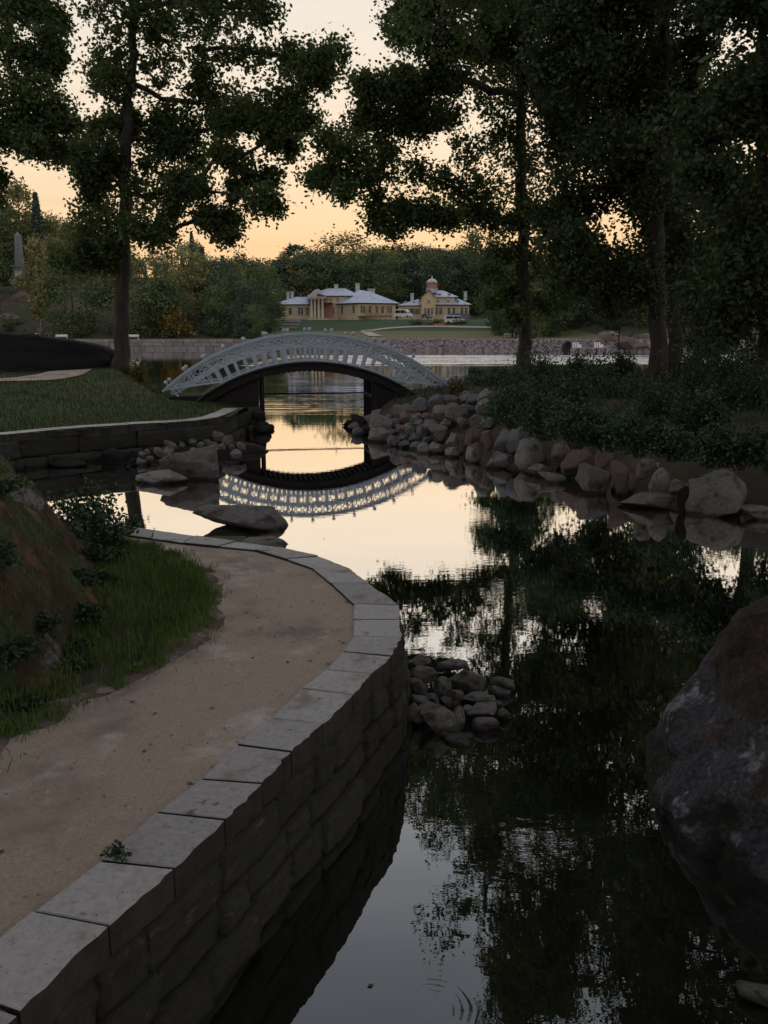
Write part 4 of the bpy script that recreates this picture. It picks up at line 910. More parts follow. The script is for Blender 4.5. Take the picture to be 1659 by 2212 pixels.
# rip-rap bank of broken stone along the right half of the far shore
rng = np.random.default_rng(4); vs = []; fs = []; mb = MB()
def chip(c, s_, rr):
    ico = [(0, 0, 1), (.9, 0, .3), (.28, .85, .3), (-.72, .53, .3), (-.72, -.53, .3), (.28, -.85, .3), (.6, .5, -.5), (-.4, .6, -.5), (-.6, -.4, -.5), (.5, -.5, -.5)]
    fc = [(0, 1, 2), (0, 2, 3), (0, 3, 4), (0, 4, 5), (0, 5, 1), (1, 6, 2), (2, 6, 7), (2, 7, 3), (3, 7, 8), (3, 8, 4), (4, 8, 9), (4, 9, 5), (5, 9, 1), (1, 9, 6)]
    a = rr.uniform(0, 6.28); sc3 = s_ * rr.uniform(.7, 1.3, 3); sc3[2] *= .8; ca, sa = math.cos(a), math.sin(a)
    mb.add([(c[0] + (p[0] * ca - p[1] * sa) * sc3[0] * rr.uniform(.85, 1.15), c[1] + (p[0] * sa + p[1] * ca) * sc3[1], c[2] + p[2] * sc3[2] * rr.uniform(.8, 1.2)) for p in ico], fc)
for _ in range(5200):
    X = rng.uniform(-24, 62); t = rng.uniform(-.4, 3.6); Y = shore(X) + t; chip((X, Y, zfar(X, Y)), rng.uniform(.16, .48), rng)
struct(mb.obj('riprap_stones', 'rubble'), 'stuff')
# landing stage with white gate posts, dark upturned hull
ls = thing('landing_stage', 'low grey landing stage at the foot of the right far bank', 'jetty', (0, 0, 0)); Yd = 147.0
a, b = V(1222, 751, Yd), V(1318, 752, Yd)
for i in range(24):
    x = a.x + (b.x - a.x) * i / 24; MB().box(x, x + (b.x - a.x) / 24 - .03, Yd, Yd + 2.2, .72, .80).obj('plank', 'concrete', ls)
for i in range(5):
    x = a.x + (b.x - a.x) * (i + .5) / 5; MB().tube([(x, Yd + .2, -.6), (x, Yd + .2, .72)], .11, 8).obj('pile', 'rust_metal', ls)
for px, lab in ((1243, 'white gate posts at the left end of the landing stage'), (1290, 'white gate posts nearer the thin sign pole'),):
    q = V(px, 750, Yd + .8); t = thing('gate_posts', lab, 'railing', (q.x, Yd + .8, .80), 'white gates on the landing stage')
    for i in (-1, 0, 1):
        MB().box(i * .36 - .11, i * .36 + .11, -.1, .1, 0, .92).obj('post', 'white_paint', t); MB().lathe([(.13, 0), (.10, .12), (.02, .22)], 8, (i * .36, 0, .92)).obj('cap', 'rust_metal', t)
    MB().box(.42, .98, -.05, .05, .04, .52).obj('panel', 'white_paint', t)
q = V(1221, 756, Yd - 1.5); hull = thing('rowing_boat', 'dark hull of a small boat standing tilted by the landing stage', 'boat', (q.x, Yd - 1.5, .1)); hull.rotation_euler = (R(12), R(-8), R(35))
hv = MB(); prof = [(0, .0), (.55, .25), (.85, .8), (.80, 1.4), (.55, 1.75), (0, 1.95)]
hv.add([(0, 0, 0)] + [(s_ * x, y_, z) for (x, z) in prof[1:] for s_ in (-1, 1) for y_ in (-.35, .35)] , []); 
MB().lathe([(.05, -.36), (.62, -.32), (.86, -.1), (.92, .1), (.90, .38), (.80, .40), (.78, .12), (.5, -.15), (.03, -.2)], 16).obj('hull', 'rust_metal', hull, True, rot=(R(90), 0, 0), loc=(0, 0, .92), scale=(1, 1.12, 1))
MB().box(-.8, .8, -.12, .06, .86, .92).obj('thwart', 'rust_metal', hull)
for i, (x0, x1, y0, y1) in enumerate(((1330, 1372, 722, 752), (1362, 1408, 735, 760), (1290, 1340, 716, 742), (1372, 1420, 718, 742))):
    Y = 150 + 4 * (i % 2) + (8 if i > 1 else 0); q = V((x0 + x1) / 2, y1, Y); m_ = ROCKS[i + 4].copy(); m_.materials.clear(); s_ = (x1 - x0) / F * Y * .55; h_ = (y1 - y0) / F * Y * .6
    tag(link('boulder', m_, 'granite_pink', loc=(q.x, Y, q.z + h_ * .75), scale=(s_, s_, h_)), ('pale grey boulder right of the thin sign pole', 'low pale rock touching the left trunk of the right hand pair', 'pinkish rock slope above the landing stage', 'rounded pale rock high on the far right bank')[i], 'rock')
# ================================================================== ROCKS
# ---- right bank: the named boulders at the water
BK = 'boulders along the right bank'
for a in [
 (960, 1008, 924, 975, .1, 'granite', 'rounded grey boulder near the bridge end of the right bank row'),
 (1007, 1046, 914, 964, .3, 'granite_pink', 'red boulder in the right bank row below the first bushes'),
 (1041, 1068, 925, 966, .35, 'granite_pink', 'small orange red boulder wedged right of the red one'),
 (963, 1008, 965, 989, 0, 'granite', 'low grey boulder at the waterline under the rounded grey one'),
 (1008, 1054, 957, 1001, 0, 'granite', 'blunt grey brown boulder at the waterline left of the leaning ones'),
 (1071, 1122, 914, 975, .35, 'granite_blue', 'dark bluish slab leaning back on the right bank'),
 (1100, 1148, 914, 973, .4, 'granite_blue', 'pale bluish pointed boulder highest in the right bank row'),
 (1054, 1116, 966, 1015, 0, 'granite', 'broad grey boulder at the waterline before the bluish slab'),
 (1116, 1190, 932, 1020, 0, 'granite', 'tall wedge shaped grey boulder at the middle of the right bank'),
 (1138, 1201, 992, 1031, 0, 'granite', 'flat tilted grey stone lying in the water before the tall wedge'),
 (1195, 1247, 955, 998, .3, 'granite', 'greenish grey boulder under the bushes right of the tall wedge'),
 (1208, 1285, 964, 1038, 0, 'granite_pink', 'large sloping boulder with pinkish top on the right bank'),
 (1167, 1242, 1018, 1047, 0, 'granite', 'low flat ledge stone just above the water of the right bank'),
 (1283, 1330, 962, 1008, .4, 'granite_pink', 'pink boulder behind the pale grey front pair'),
 (1250, 1322, 998, 1069, 0, 'granite', 'pale grey boulder with a split corner at the waterline'),
 (1318, 1373, 988, 1064, .1, 'granite_pink', 'upright reddish brown boulder beside the split grey one'),
 (1408, 1462, 1011, 1078, .15, 'granite', 'egg shaped grey boulder left of the dark hollow'),
 (1351, 1471, 1050, 1103, 0, 'granite', 'broad low grey boulder in the water under the egg shaped one'),
 (1498, 1645, 1002, 1119, 0, 'granite', 'huge grey boulder at the right end of the bank'),
 (1616, 1700, 1090, 1128, 0, 'granite', 'low grey boulder at the right picture edge beyond the huge one'),
 (1462, 1512, 1040, 1100, .1, 'dark_rock', 'dark mossy boulder in the hollow beside the huge one'),
 (1370, 1420, 985, 1030, .5, 'granite', 'grey boulder half under weeds above the egg shaped one'),
]: rock_px(*a[:5], label=a[6], group=BK, m=a[5])
# the rubble slope between bridge and boulders
random.seed(77); n_ = 0
cand = []
for i in range(1500):
    px, py = random.uniform(760, 1075), random.uniform(838, 975)
    lo = np.interp(px, [745, 800, 850, 900, 960, 1060], [908, 900, 886, 876, 866, 848]); hi = np.interp(px, [745, 775, 830, 929, 1075], [925, 938, 950, 972, 960])
    if px > 955 and py > 915: continue
    if not lo < py < hi: continue
    s_ = random.uniform(18, 34) * (1.3 if px > 930 else 1)
    if any(abs(px - c[0]) < (s_ + c[2]) * .36 and abs(py - c[1]) < (s_ + c[2]) * .24 for c in cand): continue
    cand.append((px, py, s_))
def on_bank(px, py):
    r_ = ray(px, py); Y = 12.0
    while Y < 48:
        x = r_.x * Y / r_.y; z = HC + r_.z * Y / r_.y; zb = max(0, zright(x, Y)) if inside((x, Y), right_poly) else 0
        if z <= zb: return zb
        Y += .12
    return 0
for px, py, s_ in sorted(cand, key=lambda c: c[1]):
    rock_px(px - s_ * .70, px + s_ * .70, py - s_ * .55, py + s_ * .45, max(0, on_bank(px, py + s_ * .3) - .05), 'grey red stone in the rubble slope running down from the right bridge end', 'rubble slope stones by the right bridge end',
            m=random.choice(['granite', 'granite', 'granite_pink', 'granite', 'granite_blue']), name='rubble_stone', cat='stone')
for i, (x0, x1, y0, y1, z) in enumerate(((740, 770, 904, 922, 0), (756, 800, 893, 925, .05), (795, 850, 890, 945, 0), (770, 812, 915, 940, 0), (800, 840, 880, 905, .3), (845, 885, 876, 904, .4), (990, 1062, 836, 872, 1.05), (930, 985, 850, 885, .8), (1000, 1050, 866, 900, .7))):
    rock_px(x0, x1, y0, y1, z, ('outermost small dark rock poking from the right bridge foot', 'dark rock under the right bridge posts', 'mossy dark rock at the waterline right of the bridge posts', 'low wet rock between the right post rocks', 'dark stone against the right abutment', 'second dark stone along the right abutment',
            'broad pinkish slab on top of the right bank by the bridge end', 'grey slab tilted toward the bridge end', 'reddish slab below the broad pinkish one')[i], None, m=('dark_rock', 'dark_rock', 'granite', 'dark_rock', 'granite', 'granite', 'granite_pink', 'granite', 'granite_pink')[i])
# stones wedged between the big boulders all along the bank
for k_ in (1, 2):
    px = 955 + 9 * k_
    while px < 1655:
        wl_y = float(np.interp(px, [p[0] for p in wl_px], [p[1] for p in wl_px])); s_ = random.uniform(22, 42) * (1 + (px - 955) / 1200); py = wl_y - (6, 34, 62)[k_] * (1 + (px - 955) / 1400) + random.uniform(-7, 7)
        rock_px(px - s_ * .66, px + s_ * .66, py - s_ * .5, py + s_ * .4, max(0, on_bank(px, py + s_ * .3) - .12), 'grey stone wedged among the big boulders of the right bank', 'filler stones among the right bank boulders', m=random.choice(['granite', 'granite', 'granite', 'granite_pink', 'granite_blue', 'dark_rock']), name='filler_stone', cat='stone')
        px += s_ * random.uniform(1.4, 2.4) * (1 if px < 1230 else 1.7)
# left bridge foot
for i, (x0, x1, y0, y1, z) in enumerate(((520, 556, 892, 935, 0), (548, 588, 905, 936, 0), (575, 598, 916, 928, 0), (536, 572, 885, 915, .3), (512, 540, 918, 940, 0))):
    rock_px(x0, x1, y0, y1, z, ('dark rock left of the left bridge posts', 'dark rock right under the left bridge posts', 'small dark rock tip in the water by the left bridge posts', 'dark rock behind the left bridge posts', 'low dark rock where the low wall ends')[i], None, m='dark_rock')
# ---- rubble and boulders before the low wall
random.seed(5); cand = []
for i in range(700):
    px = random.uniform(285, 525); py = random.uniform(930, 1005)
    lo = np.interp(px, [280, 340, 400, 470, 525], [985, 945, 933, 935, 948]); hi = np.interp(px, [280, 330, 345, 480, 525], [1005, 1000, 985, 985, 985])
    if not lo < py < hi: continue
    s_ = random.uniform(13, 26)
    if any(abs(px - c[0]) < (s_ + c[2]) * .42 and abs(py - c[1]) < (s_ + c[2]) * .3 for c in cand): continue
    cand.append((px, py, s_))
for px, py, s_ in cand:
    p0 = G(px, py, .2); z = np.interp(py, [930, 960, 1000], [.42, .25, .0])
    rock_px(px - s_ * .6, px + s_ * .6, py - s_ * .5, py + s_ * .4, float(z), 'dark angular stone in the rubble heap at the foot of the low wall', 'rubble stones below the low wall', m=random.choice(['granite', 'granite', 'granite', 'dark_rock', 'granite_pink']), name='rubble_stone', cat='stone')
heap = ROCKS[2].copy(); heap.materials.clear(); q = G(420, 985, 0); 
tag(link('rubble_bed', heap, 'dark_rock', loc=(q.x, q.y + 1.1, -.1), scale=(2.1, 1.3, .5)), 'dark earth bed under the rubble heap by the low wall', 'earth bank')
big = lambda s, c, ro: rock_mesh(s, 5, c + 4, ro + .06, 'boulder', .45, .78)
own = big(301, 5, .12); own.materials.clear(); 
o = rock_px(342, 492, 962, 1042, 0, 'large wedge topped boulder in the shallows below the low wall', None, 'granite', depth=.7, own=own, hs=1.25); 
o = rock_px(290, 418, 1012, 1047, 0, 'long flat boulder lying left of the large wedge topped one', None, 'granite', depth=.45, own=big(302, 6, .12)); 
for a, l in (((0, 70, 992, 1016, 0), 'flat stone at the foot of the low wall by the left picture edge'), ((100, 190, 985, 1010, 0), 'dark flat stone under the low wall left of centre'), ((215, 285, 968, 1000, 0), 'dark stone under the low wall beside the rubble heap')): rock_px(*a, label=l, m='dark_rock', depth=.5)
# pond boulder: long, low, blunt left end
o = rock_px(414, 622, 1090, 1150, 0, 'long low boulder alone in the still pond before the bridge reflection', None, 'granite', depth=.62, own=big(318, 3, .2), hs=1.35)
o = rock_px(520, 640, 1158, 1190, 0, 'low rock peeping over the far coping stones', None, 'granite', depth=.5, own=big(315, 4, .1))
# ---- heap of fieldstones against the quay wall
PG = 'fieldstone heap by the quay wall'
for a in [
 (883, 943, 1412, 1445, .05, 'rounded stone at the top of the fieldstone heap'), (945, 1012, 1430, 1456, .05, 'flat slab at the back of the fieldstone heap'), (874, 943, 1438, 1480, .08, 'long tilted slab against the wall in the heap'),
 (967, 1058, 1440, 1506, .08, 'biggest humped stone in the middle of the heap'), (884, 924, 1468, 1506, .10, 'oval stone beside the wall in the heap'), (936, 976, 1470, 1518, .10, 'upright blunt stone at the heart of the heap'),
 (1056, 1112, 1462, 1493, .02, 'smooth rounded stone lying apart at the right of the heap'), (1062, 1104, 1486, 1507, 0, 'small stone under the apart lying one'), (976, 1002, 1494, 1515, .16, 'small round stone topping the middle of the heap'),
 (998, 1064, 1492, 1524, .10, 'pale domed stone right of centre in the heap'), (876, 930, 1500, 1534, .08, 'grey stone touching the wall low in the heap'), (878, 922, 1524, 1569, .02, 'blocky stone lowest against the wall'),
 (908, 990, 1526, 1593, 0, 'large front stone of the fieldstone heap'), (979, 1007, 1525, 1577, 0, 'narrow upright stone right of the large front one'), (1012, 1080, 1519, 1554, .06, 'squarish stone above the front right one'),
 (1010, 1079, 1549, 1586, 0, 'pale front right stone of the fieldstone heap'), (1064, 1093, 1512, 1535, .02, 'little stone on the right flank of the heap'), (1074, 1114, 1533, 1559, 0, 'outermost right stone of the heap with a weed'),
 (966, 1030, 1590, 1610, 0, 'nearly drowned flat stone before the heap'), (948, 970, 1583, 1596, 0, 'pebble sized stone before the large front one'), (955, 1000, 1506, 1530, .09, 'cracked stone between the centre stones'), (1000, 1030, 1520, 1543, .07, 'dark stone in the gap of the heap'),
 (915, 960, 1500, 1530, .08, 'grey filler stone left of the cracked one'), (1030, 1070, 1500, 1520, .06, 'low filler stone behind the squarish one')]:
    rock_px(*a[:5], label=a[5], group=PG, m='granite', hs=1.1, name='fieldstone', cat='stone')
# ---- foreground boulder at the right
mb_ = rock_mesh(901, 6, 3, .14, 'boulder', .8, .95)
for v_ in mb_.vertices:
    c_ = v_.co; n_v = .07 * noise.noise(c_ * 3.3 + Vector((5, 1, 2))) + .03 * noise.noise(c_ * 7) + .016 * noise.noise(c_ * 17) - .035 * max(0, .10 - abs(noise.noise(c_ * 2.1 + Vector((9, 3, 1))))) / .10; v_.co = c_ * (1 + n_v)
bo = link('boulder', mb_, 'moss_boulder', loc=(3.85, 5.85, .28), scale=(2.15, 1.95, 1.42), rot=(R(0), R(-30), R(8))); tag(bo, 'huge mossy boulder filling the lower right corner', 'boulder')
rock_px(1608, 1720, 2138, 2186, 0, 'small grey stone in the water in the bottom right corner', None, 'granite', depth=.6)
# ---- dark rock hump on the left lawn
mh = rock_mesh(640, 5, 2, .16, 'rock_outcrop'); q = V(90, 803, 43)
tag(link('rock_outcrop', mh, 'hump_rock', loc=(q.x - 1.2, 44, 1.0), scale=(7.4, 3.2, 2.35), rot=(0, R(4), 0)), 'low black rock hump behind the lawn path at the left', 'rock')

# ---- mossy mound at the near left (height field)
mv = []; nx_, ny_ = 190, 160; X0_, X1_, Y0_, Y1_ = -8.6, -1.8, 4.6, 11.3
def zmound(x, y):
    # foot line: right side from (-2.15, 5.9) to (-3.65, 10.2)
    fx = np.interp(y, [4.6, 5.6, 6.2, 7.5, 8.6, 9.6, 10.4, 11.3], [-3.3, -2.6, -2.35, -2.5, -2.75, -3.1, -3.5, -4.1])
    d = fx - x + .22 * noise.noise(Vector((x * 1.1, y * 1.1, 2))) + .10 * noise.noise(Vector((x * 3, y * 3, 7)))
    h = 1.30 * sm(-.05, 1.25, d) ** .8 * sm(4.7, 6.6, y) * (1 - sm(9.3, 11.1, y)) ** .9
    st = noise.noise(Vector((x * .9 + 4, y * .9, 1)))
    h += (.16 * st + .12 * noise.noise(Vector((x * 2.0, y * 2.0, 9))) + .045 * noise.noise(Vector((x * 6, y * 6, 3)))) * sm(0, .5, h)
    # broken ledges
    h += .22 * sm(0, .3, h) * (abs(noise.noise(Vector((x * 1.5, y * 1.1, 17)))) ** .6 - .4)
    return .86 + h - .08 * (1 - sm(0, .12, h))
for i in range(nx_):
    for j in range(ny_):
        x = X0_ + (X1_ - X0_) * i / (nx_ - 1); y = Y0_ + (Y1_ - Y0_) * j / (ny_ - 1); mv.append((x, y, zmound(x, y)))
mf = [(i * ny_ + j, (i + 1) * ny_ + j, (i + 1) * ny_ + j + 1, i * ny_ + j + 1) for i in range(nx_ - 1) for j in range(ny_ - 1)]
me = bpy.data.meshes.new('mossy_mound'); me.from_pydata(mv, [], mf); me.polygons.foreach_set('use_smooth', [True] * len(mf)); me.update()
tag(link('mossy_mound', me, 'moss_rock'), 'mossy brown rock mound left of the gravel path', 'rock')
for i, (px, py, w, h, l) in enumerate(((125, 1258, 30, 42, 'bare grey ledge low on the mossy mound'), (38, 1036, 60, 16, 'grey bare crest of the mossy mound'), (110, 1205, 22, 22, 'small bare grey face on the mossy mound'), (150, 1345, 40, 26, 'bare grey toe of the mound beside the grass'))):
    Y = 6
    while True:                                   # meet the mound surface along the sight line
        t = Y / ray(px, py).y; z_ = HC + ray(px, py).z * t; x_ = ray(px, py).x * t
        if z_ <= zmound(x_, Y) or Y > 11: break
        Y += .03
    m_ = ROCKS[(i * 5) % 14].copy(); m_.materials.clear(); s_ = w / F * Y
    tag(link('rock_ledge', m_, 'granite_blue', loc=(x_ - .06, Y + s_ * .35, z_ - s_ * .30), scale=(s_ * .8, s_ * .9, h / F * Y * .7), rot=(0, 0, R(30 * i))), l, 'rock')

# ================================================================== TREES
def curve_pts(a, b, sag, n=6, side=None):
    a, b = Vector(a), Vector(b); m = (a + b) / 2 + Vector((0, 0, sag)) + (side or Vector((0, 0, 0)))
    return [(a * (1 - t) ** 2 + m * 2 * t * (1 - t) + b * t * t) for t in [i / n for i in range(n + 1)]]
def big_tree(name, label, base, trunk, r0, blobs, leafm, lsize, per_blob=26, per_clump=42, group=None, seed=1, clump_r=.3, cat='tree', r1=.25, link_p=.0):
    """trunk: list of points; blobs: (x, y, z, r) leaf masses; limbs grow from the trunk through the blobs and thicken towards it"""
    rr = random.Random(seed); rg = np.random.default_rng(seed)
    t = thing(name, label, cat, base, group); base = Vector(base)
    tr = [Vector(p) - base for p in trunk]; k = len(tr); den = []
    for i in range(k - 1):
        for j in range(5): den.append(tr[i].lerp(tr[i + 1], j / 5) + Vector((.06 * rr.gauss(0, 1), .06 * rr.gauss(0, 1), 0)) * (1 if i + j else 0))
    den.append(tr[-1]); H = den[-1].z; rad = [max(.05, r0 * (1 - (1 - r1) * max(0, p.z) / H)) for p in den]
    rad[0] *= 1.5; rad[1] *= 1.1
    blobs = list(blobs); ex_ = []
    for i_, p_ in enumerate(blobs):
        for q_ in blobs[:i_]:
            dd = math.dist(p_[:3], q_[:3])
            if .9 * (p_[3] + q_[3]) < dd < 1.9 * (p_[3] + q_[3]) and rr.random() < link_p:
                u_ = rr.uniform(.35, .65); ex_.append(tuple(p_[k_] * u_ + q_[k_] * (1 - u_) + rr.gauss(0, .25) for k_ in range(3)) + (.55 * (p_[3] + q_[3]) / 2,))
    blobs += ex_
    B = [Vector(b[:3]) - base for b in blobs]; RB_ = [b[3] for b in blobs]; n = len(B)
    low = min(b.z for b in B); nodes = [(p, None) for p in den if p.z > low * .75]; nt_ = len(nodes)
    P = np.array([list(p) for p, _ in nodes]); left = set(range(n)); par = {}; order = []
    Ba = np.array([list(b) for b in B])
    def cost(idx, q):                                            # prefer growing outwards and a little upwards
        d = Ba - q; dist = np.sqrt((d ** 2).sum(1)); return dist * (1 + .8 * np.maximum(0, -(d[:, 2] / (dist + 1e-6)) - .25))
    best = np.full(n, 1e9); who = np.zeros(n, int)
    for i in range(nt_):
        c = cost(None, P[i]) * .98; m_ = c < best; best[m_] = c[m_]; who[m_] = i
    allp = [p for p, _ in nodes]; plen = [0.0] * nt_
    while left:
        i = min(left, key=lambda q: best[q]); left.discard(i); par[i] = who[i]; order.append(i); allp.append(B[i]); ni = len(allp) - 1; plen.append(plen[par[i]] + (B[i] - allp[par[i]]).length)
        c = cost(None, Ba[i]) + .15 + .30 * plen[ni]
        for q in left:
            if c[q] < best[q]: best[q] = c[q]; who[q] = ni
    node_of = {nt_ + j: i for j, i in enumerate(order)}; cnt = [1] * n
    for i in reversed(order):
        if par[i] >= nt_: cnt[node_of[par[i]]] += cnt[i]
    lim = MB(); lim.tube(den, rad, 16); C = []
    for i in order:
        a = allp[par[i]]; b = B[i]; ln = (b - a).length; w = .024 + .022 * cnt[i] ** .55
        j = Vector((rr.gauss(0, 1), rr.gauss(0, 1), rr.gauss(0, .6))) * .07 * ln
        pts = curve_pts(a, b, .05 * ln, 5, j); w0 = min(w * 1.15, r0 * .5); w1 = .024 + .022 * max(0, cnt[i] - 1) ** .55
        lim.tube(pts, [w0 + (w1 * .9 - w0) * q / 5 for q in range(6)], 7, False)
        for q in range(per_blob):
            d = Vector((rr.gauss(0, 1), rr.gauss(0, 1), rr.gauss(-.1, 1))).normalized() * RB_[i] * rr.uniform(.25, 1.0) ** .5
            if q % 6 == 0: d *= 1.4
            e = b + d
            if q % 3 == 0: lim.tube(curve_pts(pts[rr.randrange(3, 6)], e, rr.uniform(-.12, .12) * RB_[i], 3, Vector((rr.gauss(0, .1), rr.gauss(0, .1), 0))), [.022, .016, .011, .006], 4, False)
            C.append(e)
    lim.obj('trunk', 'bark', t, True)
    C = np.array([list(c) for c in C]); n = len(C)
    sc = rg.uniform(.4, 1.5, n) * clump_r
    off = rg.normal(size=(n, per_clump, 3)) * sc[:, None, None]; off[:, :, 2] *= .9
    Pl = (C[:, None, :] + off).reshape(-1, 3)
    me = quads_mesh('crown', leaves(Pl, lsize, rg, .6)); link('crown', me, leafm, t); return t
def px_blobs(lst, Yf, scale=1.0, jit=.8, seed=0):
    rr = random.Random(seed); out = []
    for (x, y, w, h) in lst:
        Y = Yf(x, y) + rr.uniform(-jit, jit); p = V(x, y, Y); r_ = (w + h) / 2 / F * Y * scale
        n = max(1, round(w / h))
        if n == 1: out.append((p.x, p.y, p.z, r_))
        else:
            for i in range(n):
                q = V(x + w * (2 * (i + .5) / n - 1) * .75, y + rr.uniform(-.2, .2) * h, Y + rr.uniform(-jit, jit)); out.append((q.x, q.y, q.z, h / F * Y * scale * 1.05))
    return out
# ---- the big oak on the left lawn
YA = 43.0
bA = V(263, 806, YA); bA.z = zlawn(bA.x, bA.y) - .1
lobA = [(270, 20, 90, 60), (390, 20, 90, 60), (500, 5, 80, 50), (570, 20, 40, 35), (245, 110, 50, 50), (330, 120, 80, 60), (440, 110, 85, 60), (545, 115, 60, 50), (620, 125, 45, 40), (680, 118, 40, 40), (722, 118, 32, 32), (690, 165, 30, 28),
        (640, 195, 55, 38), (560, 215, 70, 50), (460, 225, 80, 50), (350, 215, 80, 60), (245, 190, 45, 45), (215, 160, 28, 35), (600, 262, 50, 32), (655, 262, 30, 26), (625, 315, 24, 26), (585, 300, 24, 18), (515, 262, 50, 26), (390, 290, 50, 32),
        (320, 300, 50, 40), (420, 345, 45, 36), (340, 370, 55, 40), (200, 320, 55, 36), (235, 355, 45, 34), (155, 330, 36, 22), (190, 375, 30, 20), (475, 330, 30, 22), (510, 345, 34, 26), (545, 380, 36, 26), (580, 385, 26, 18), (560, 430, 36, 28), (510, 410, 28, 22),
        (585, 445, 18, 22), (500, 470, 20, 22), (450, 462, 20, 18), (480, 495, 16, 16), (440, 478, 12, 12), (495, 508, 10, 12), (215, 430, 62, 45), (310, 425, 60, 45), (365, 455, 30, 30), (180, 480, 38, 36), (260, 490, 75, 40), (340, 500, 40, 26), (205, 545, 60, 34), (150, 560, 36, 24), (245, 560, 34, 26), (370, 415, 26, 22), (395, 390, 24, 20),
        (240, 265, 22, 18), (205, 280, 20, 14), (420, 410, 24, 16)]
blA = px_blobs(lobA, lambda x, y: YA - .004 * abs(x - 265) , .72, 1.4, 3)
rr = random.Random(9)
for i in range(26):                                          # the part of the crown above the picture
    a = rr.uniform(0, 6.28); z = rr.uniform(18.5, 25); q = (1 - (z - 18) / 10) * 7; blA.append((bA.x + 2 + math.cos(a) * q, YA + math.sin(a) * q, z, 1.6))
trA = [bA, V(263, 700, YA), V(264, 560, YA), V(268, 420, YA), V(272, 300, YA), V(283, 150, YA), V(292, 0, YA), V(300, -160, YA)]
big_tree('oak_tree', 'big dark oak standing on the left lawn beside the bridge', bA, trA, .39, blA, 'oak_leaf', .225, 22, 35, seed=21, r1=.30, clump_r=.25, link_p=.13)
# ---- neighbour oak reaching in from the left edge
YB = 36.0; bB = V(-190, 830, YB); bB.z = zlawn(bB.x, bB.y) - .1
lobB = [(20, 15, 55, 35), (90, 20, 45, 30), (130, 50, 30, 22), (10, 90, 35, 40), (100, 80, 26, 20), (40, 160, 55, 40), (100, 140, 32, 24), (125, 115, 20, 18), (85, 200, 50, 34), (20, 220, 45, 40), (120, 235, 34, 24), (60, 265, 50, 28), (140, 265, 26, 16), (20, 290, 40, 20), (105, 320, 36, 14), (60, 310, 30, 14), (-60, 100, 70, 60), (-70, 230, 70, 60), (-40, 330, 40, 30), (0, 385, 14, 14), (-20, 430, 22, 22), (-100, 0, 80, 60), (-120, 380, 70, 60), (-150, 500, 70, 50)]
blB = px_blobs(lobB, lambda x, y: YB + .006 * (x + 100), .74, .9, 5)
big_tree('oak_tree', 'dark oak branches reaching in from the left picture edge', bB, [bB, V(-195, 500, YB), V(-200, 200, YB), V(-205, -120, YB)], .40, blB, 'oak_leaf', .19, 22, 34, seed=33, clump_r=.23, link_p=.12)
# ---- the oak on the right bank with the long limb over the channel
YC = 43.0; bC = V(1133, 798, YC); bC.z = zright(bC.x, bC.y) - .1
lobC = [(900, 25, 60, 40), (870, 75, 36, 30), (975, 30, 70, 50), (1070, 25, 70, 50), (945, 95, 55, 34), (1020, 110, 60, 40), (1100, 110, 70, 60), (820, 190, 40, 26), (785, 178, 22, 18), (860, 165, 36, 26), (905, 175, 44, 28), (970, 175, 50, 32), (880, 215, 46, 26), (1060, 200, 70, 50), (780, 268, 26, 22), (830, 265, 40, 30), (890, 265, 44, 28), (955, 250, 40, 26),
        (735, 320, 34, 26), (705, 300, 16, 18), (775, 330, 40, 32), (725, 368, 34, 24), (690, 385, 24, 13), (775, 385, 40, 28), (830, 370, 46, 36), (835, 320, 36, 26), (895, 372, 50, 34), (955, 395, 44, 34), (1010, 330, 56, 40), (1085, 300, 70, 60), (745, 415, 20, 16), (815, 440, 36, 26), (815, 475, 20, 22), (850, 492, 16, 16), (860, 450, 36, 26), (905, 460, 44, 22), (960, 470, 40, 18), (1015, 420, 60, 36), (1100, 400, 80, 60),
        (1160, 250, 70, 70), (1175, 110, 70, 60), (1190, 380, 70, 70), (1165, 470, 50, 30), (1090, 480, 44, 26), (1035, 462, 34, 16), (1085, 545, 40, 26), (1150, 545, 50, 34), (1060, 590, 36, 30), (1110, 620, 50, 40), (1180, 600, 56, 40), (1065, 650, 34, 26), (1190, 660, 50, 30), (1110, 680, 26, 18)]
depC = lambda x, y: YC - max(0, (1110 - x)) * .019
blC = px_blobs(lobC, depC, .72, 1.0, 7)
rr = random.Random(19)
for i in range(78):
    z = rr.uniform(14, 30); q = 6.5 * (1 - max(0, z - 20) / 14); a = rr.uniform(0, 6.28); blC.append((bC.x + .2 + math.cos(a) * q * rr.uniform(.2, 1), YC - 4 + math.sin(a) * q, z, 1.5))
trC = [bC, V(1133, 700, YC), V(1131, 600, YC), V(1128, 480, YC), V(1124, 330, YC), V(1126, 180, YC), V(1132, 0, YC), V(1136, -220, YC), V(1130, -420, YC - 1)]
big_tree('oak_tree', 'tall oak on the right bank with a long limb over the channel', bC, trC, .33, blC, 'oak_leaf', .20, 21, 34, seed=47, r1=.28, clump_r=.24, link_p=.09)
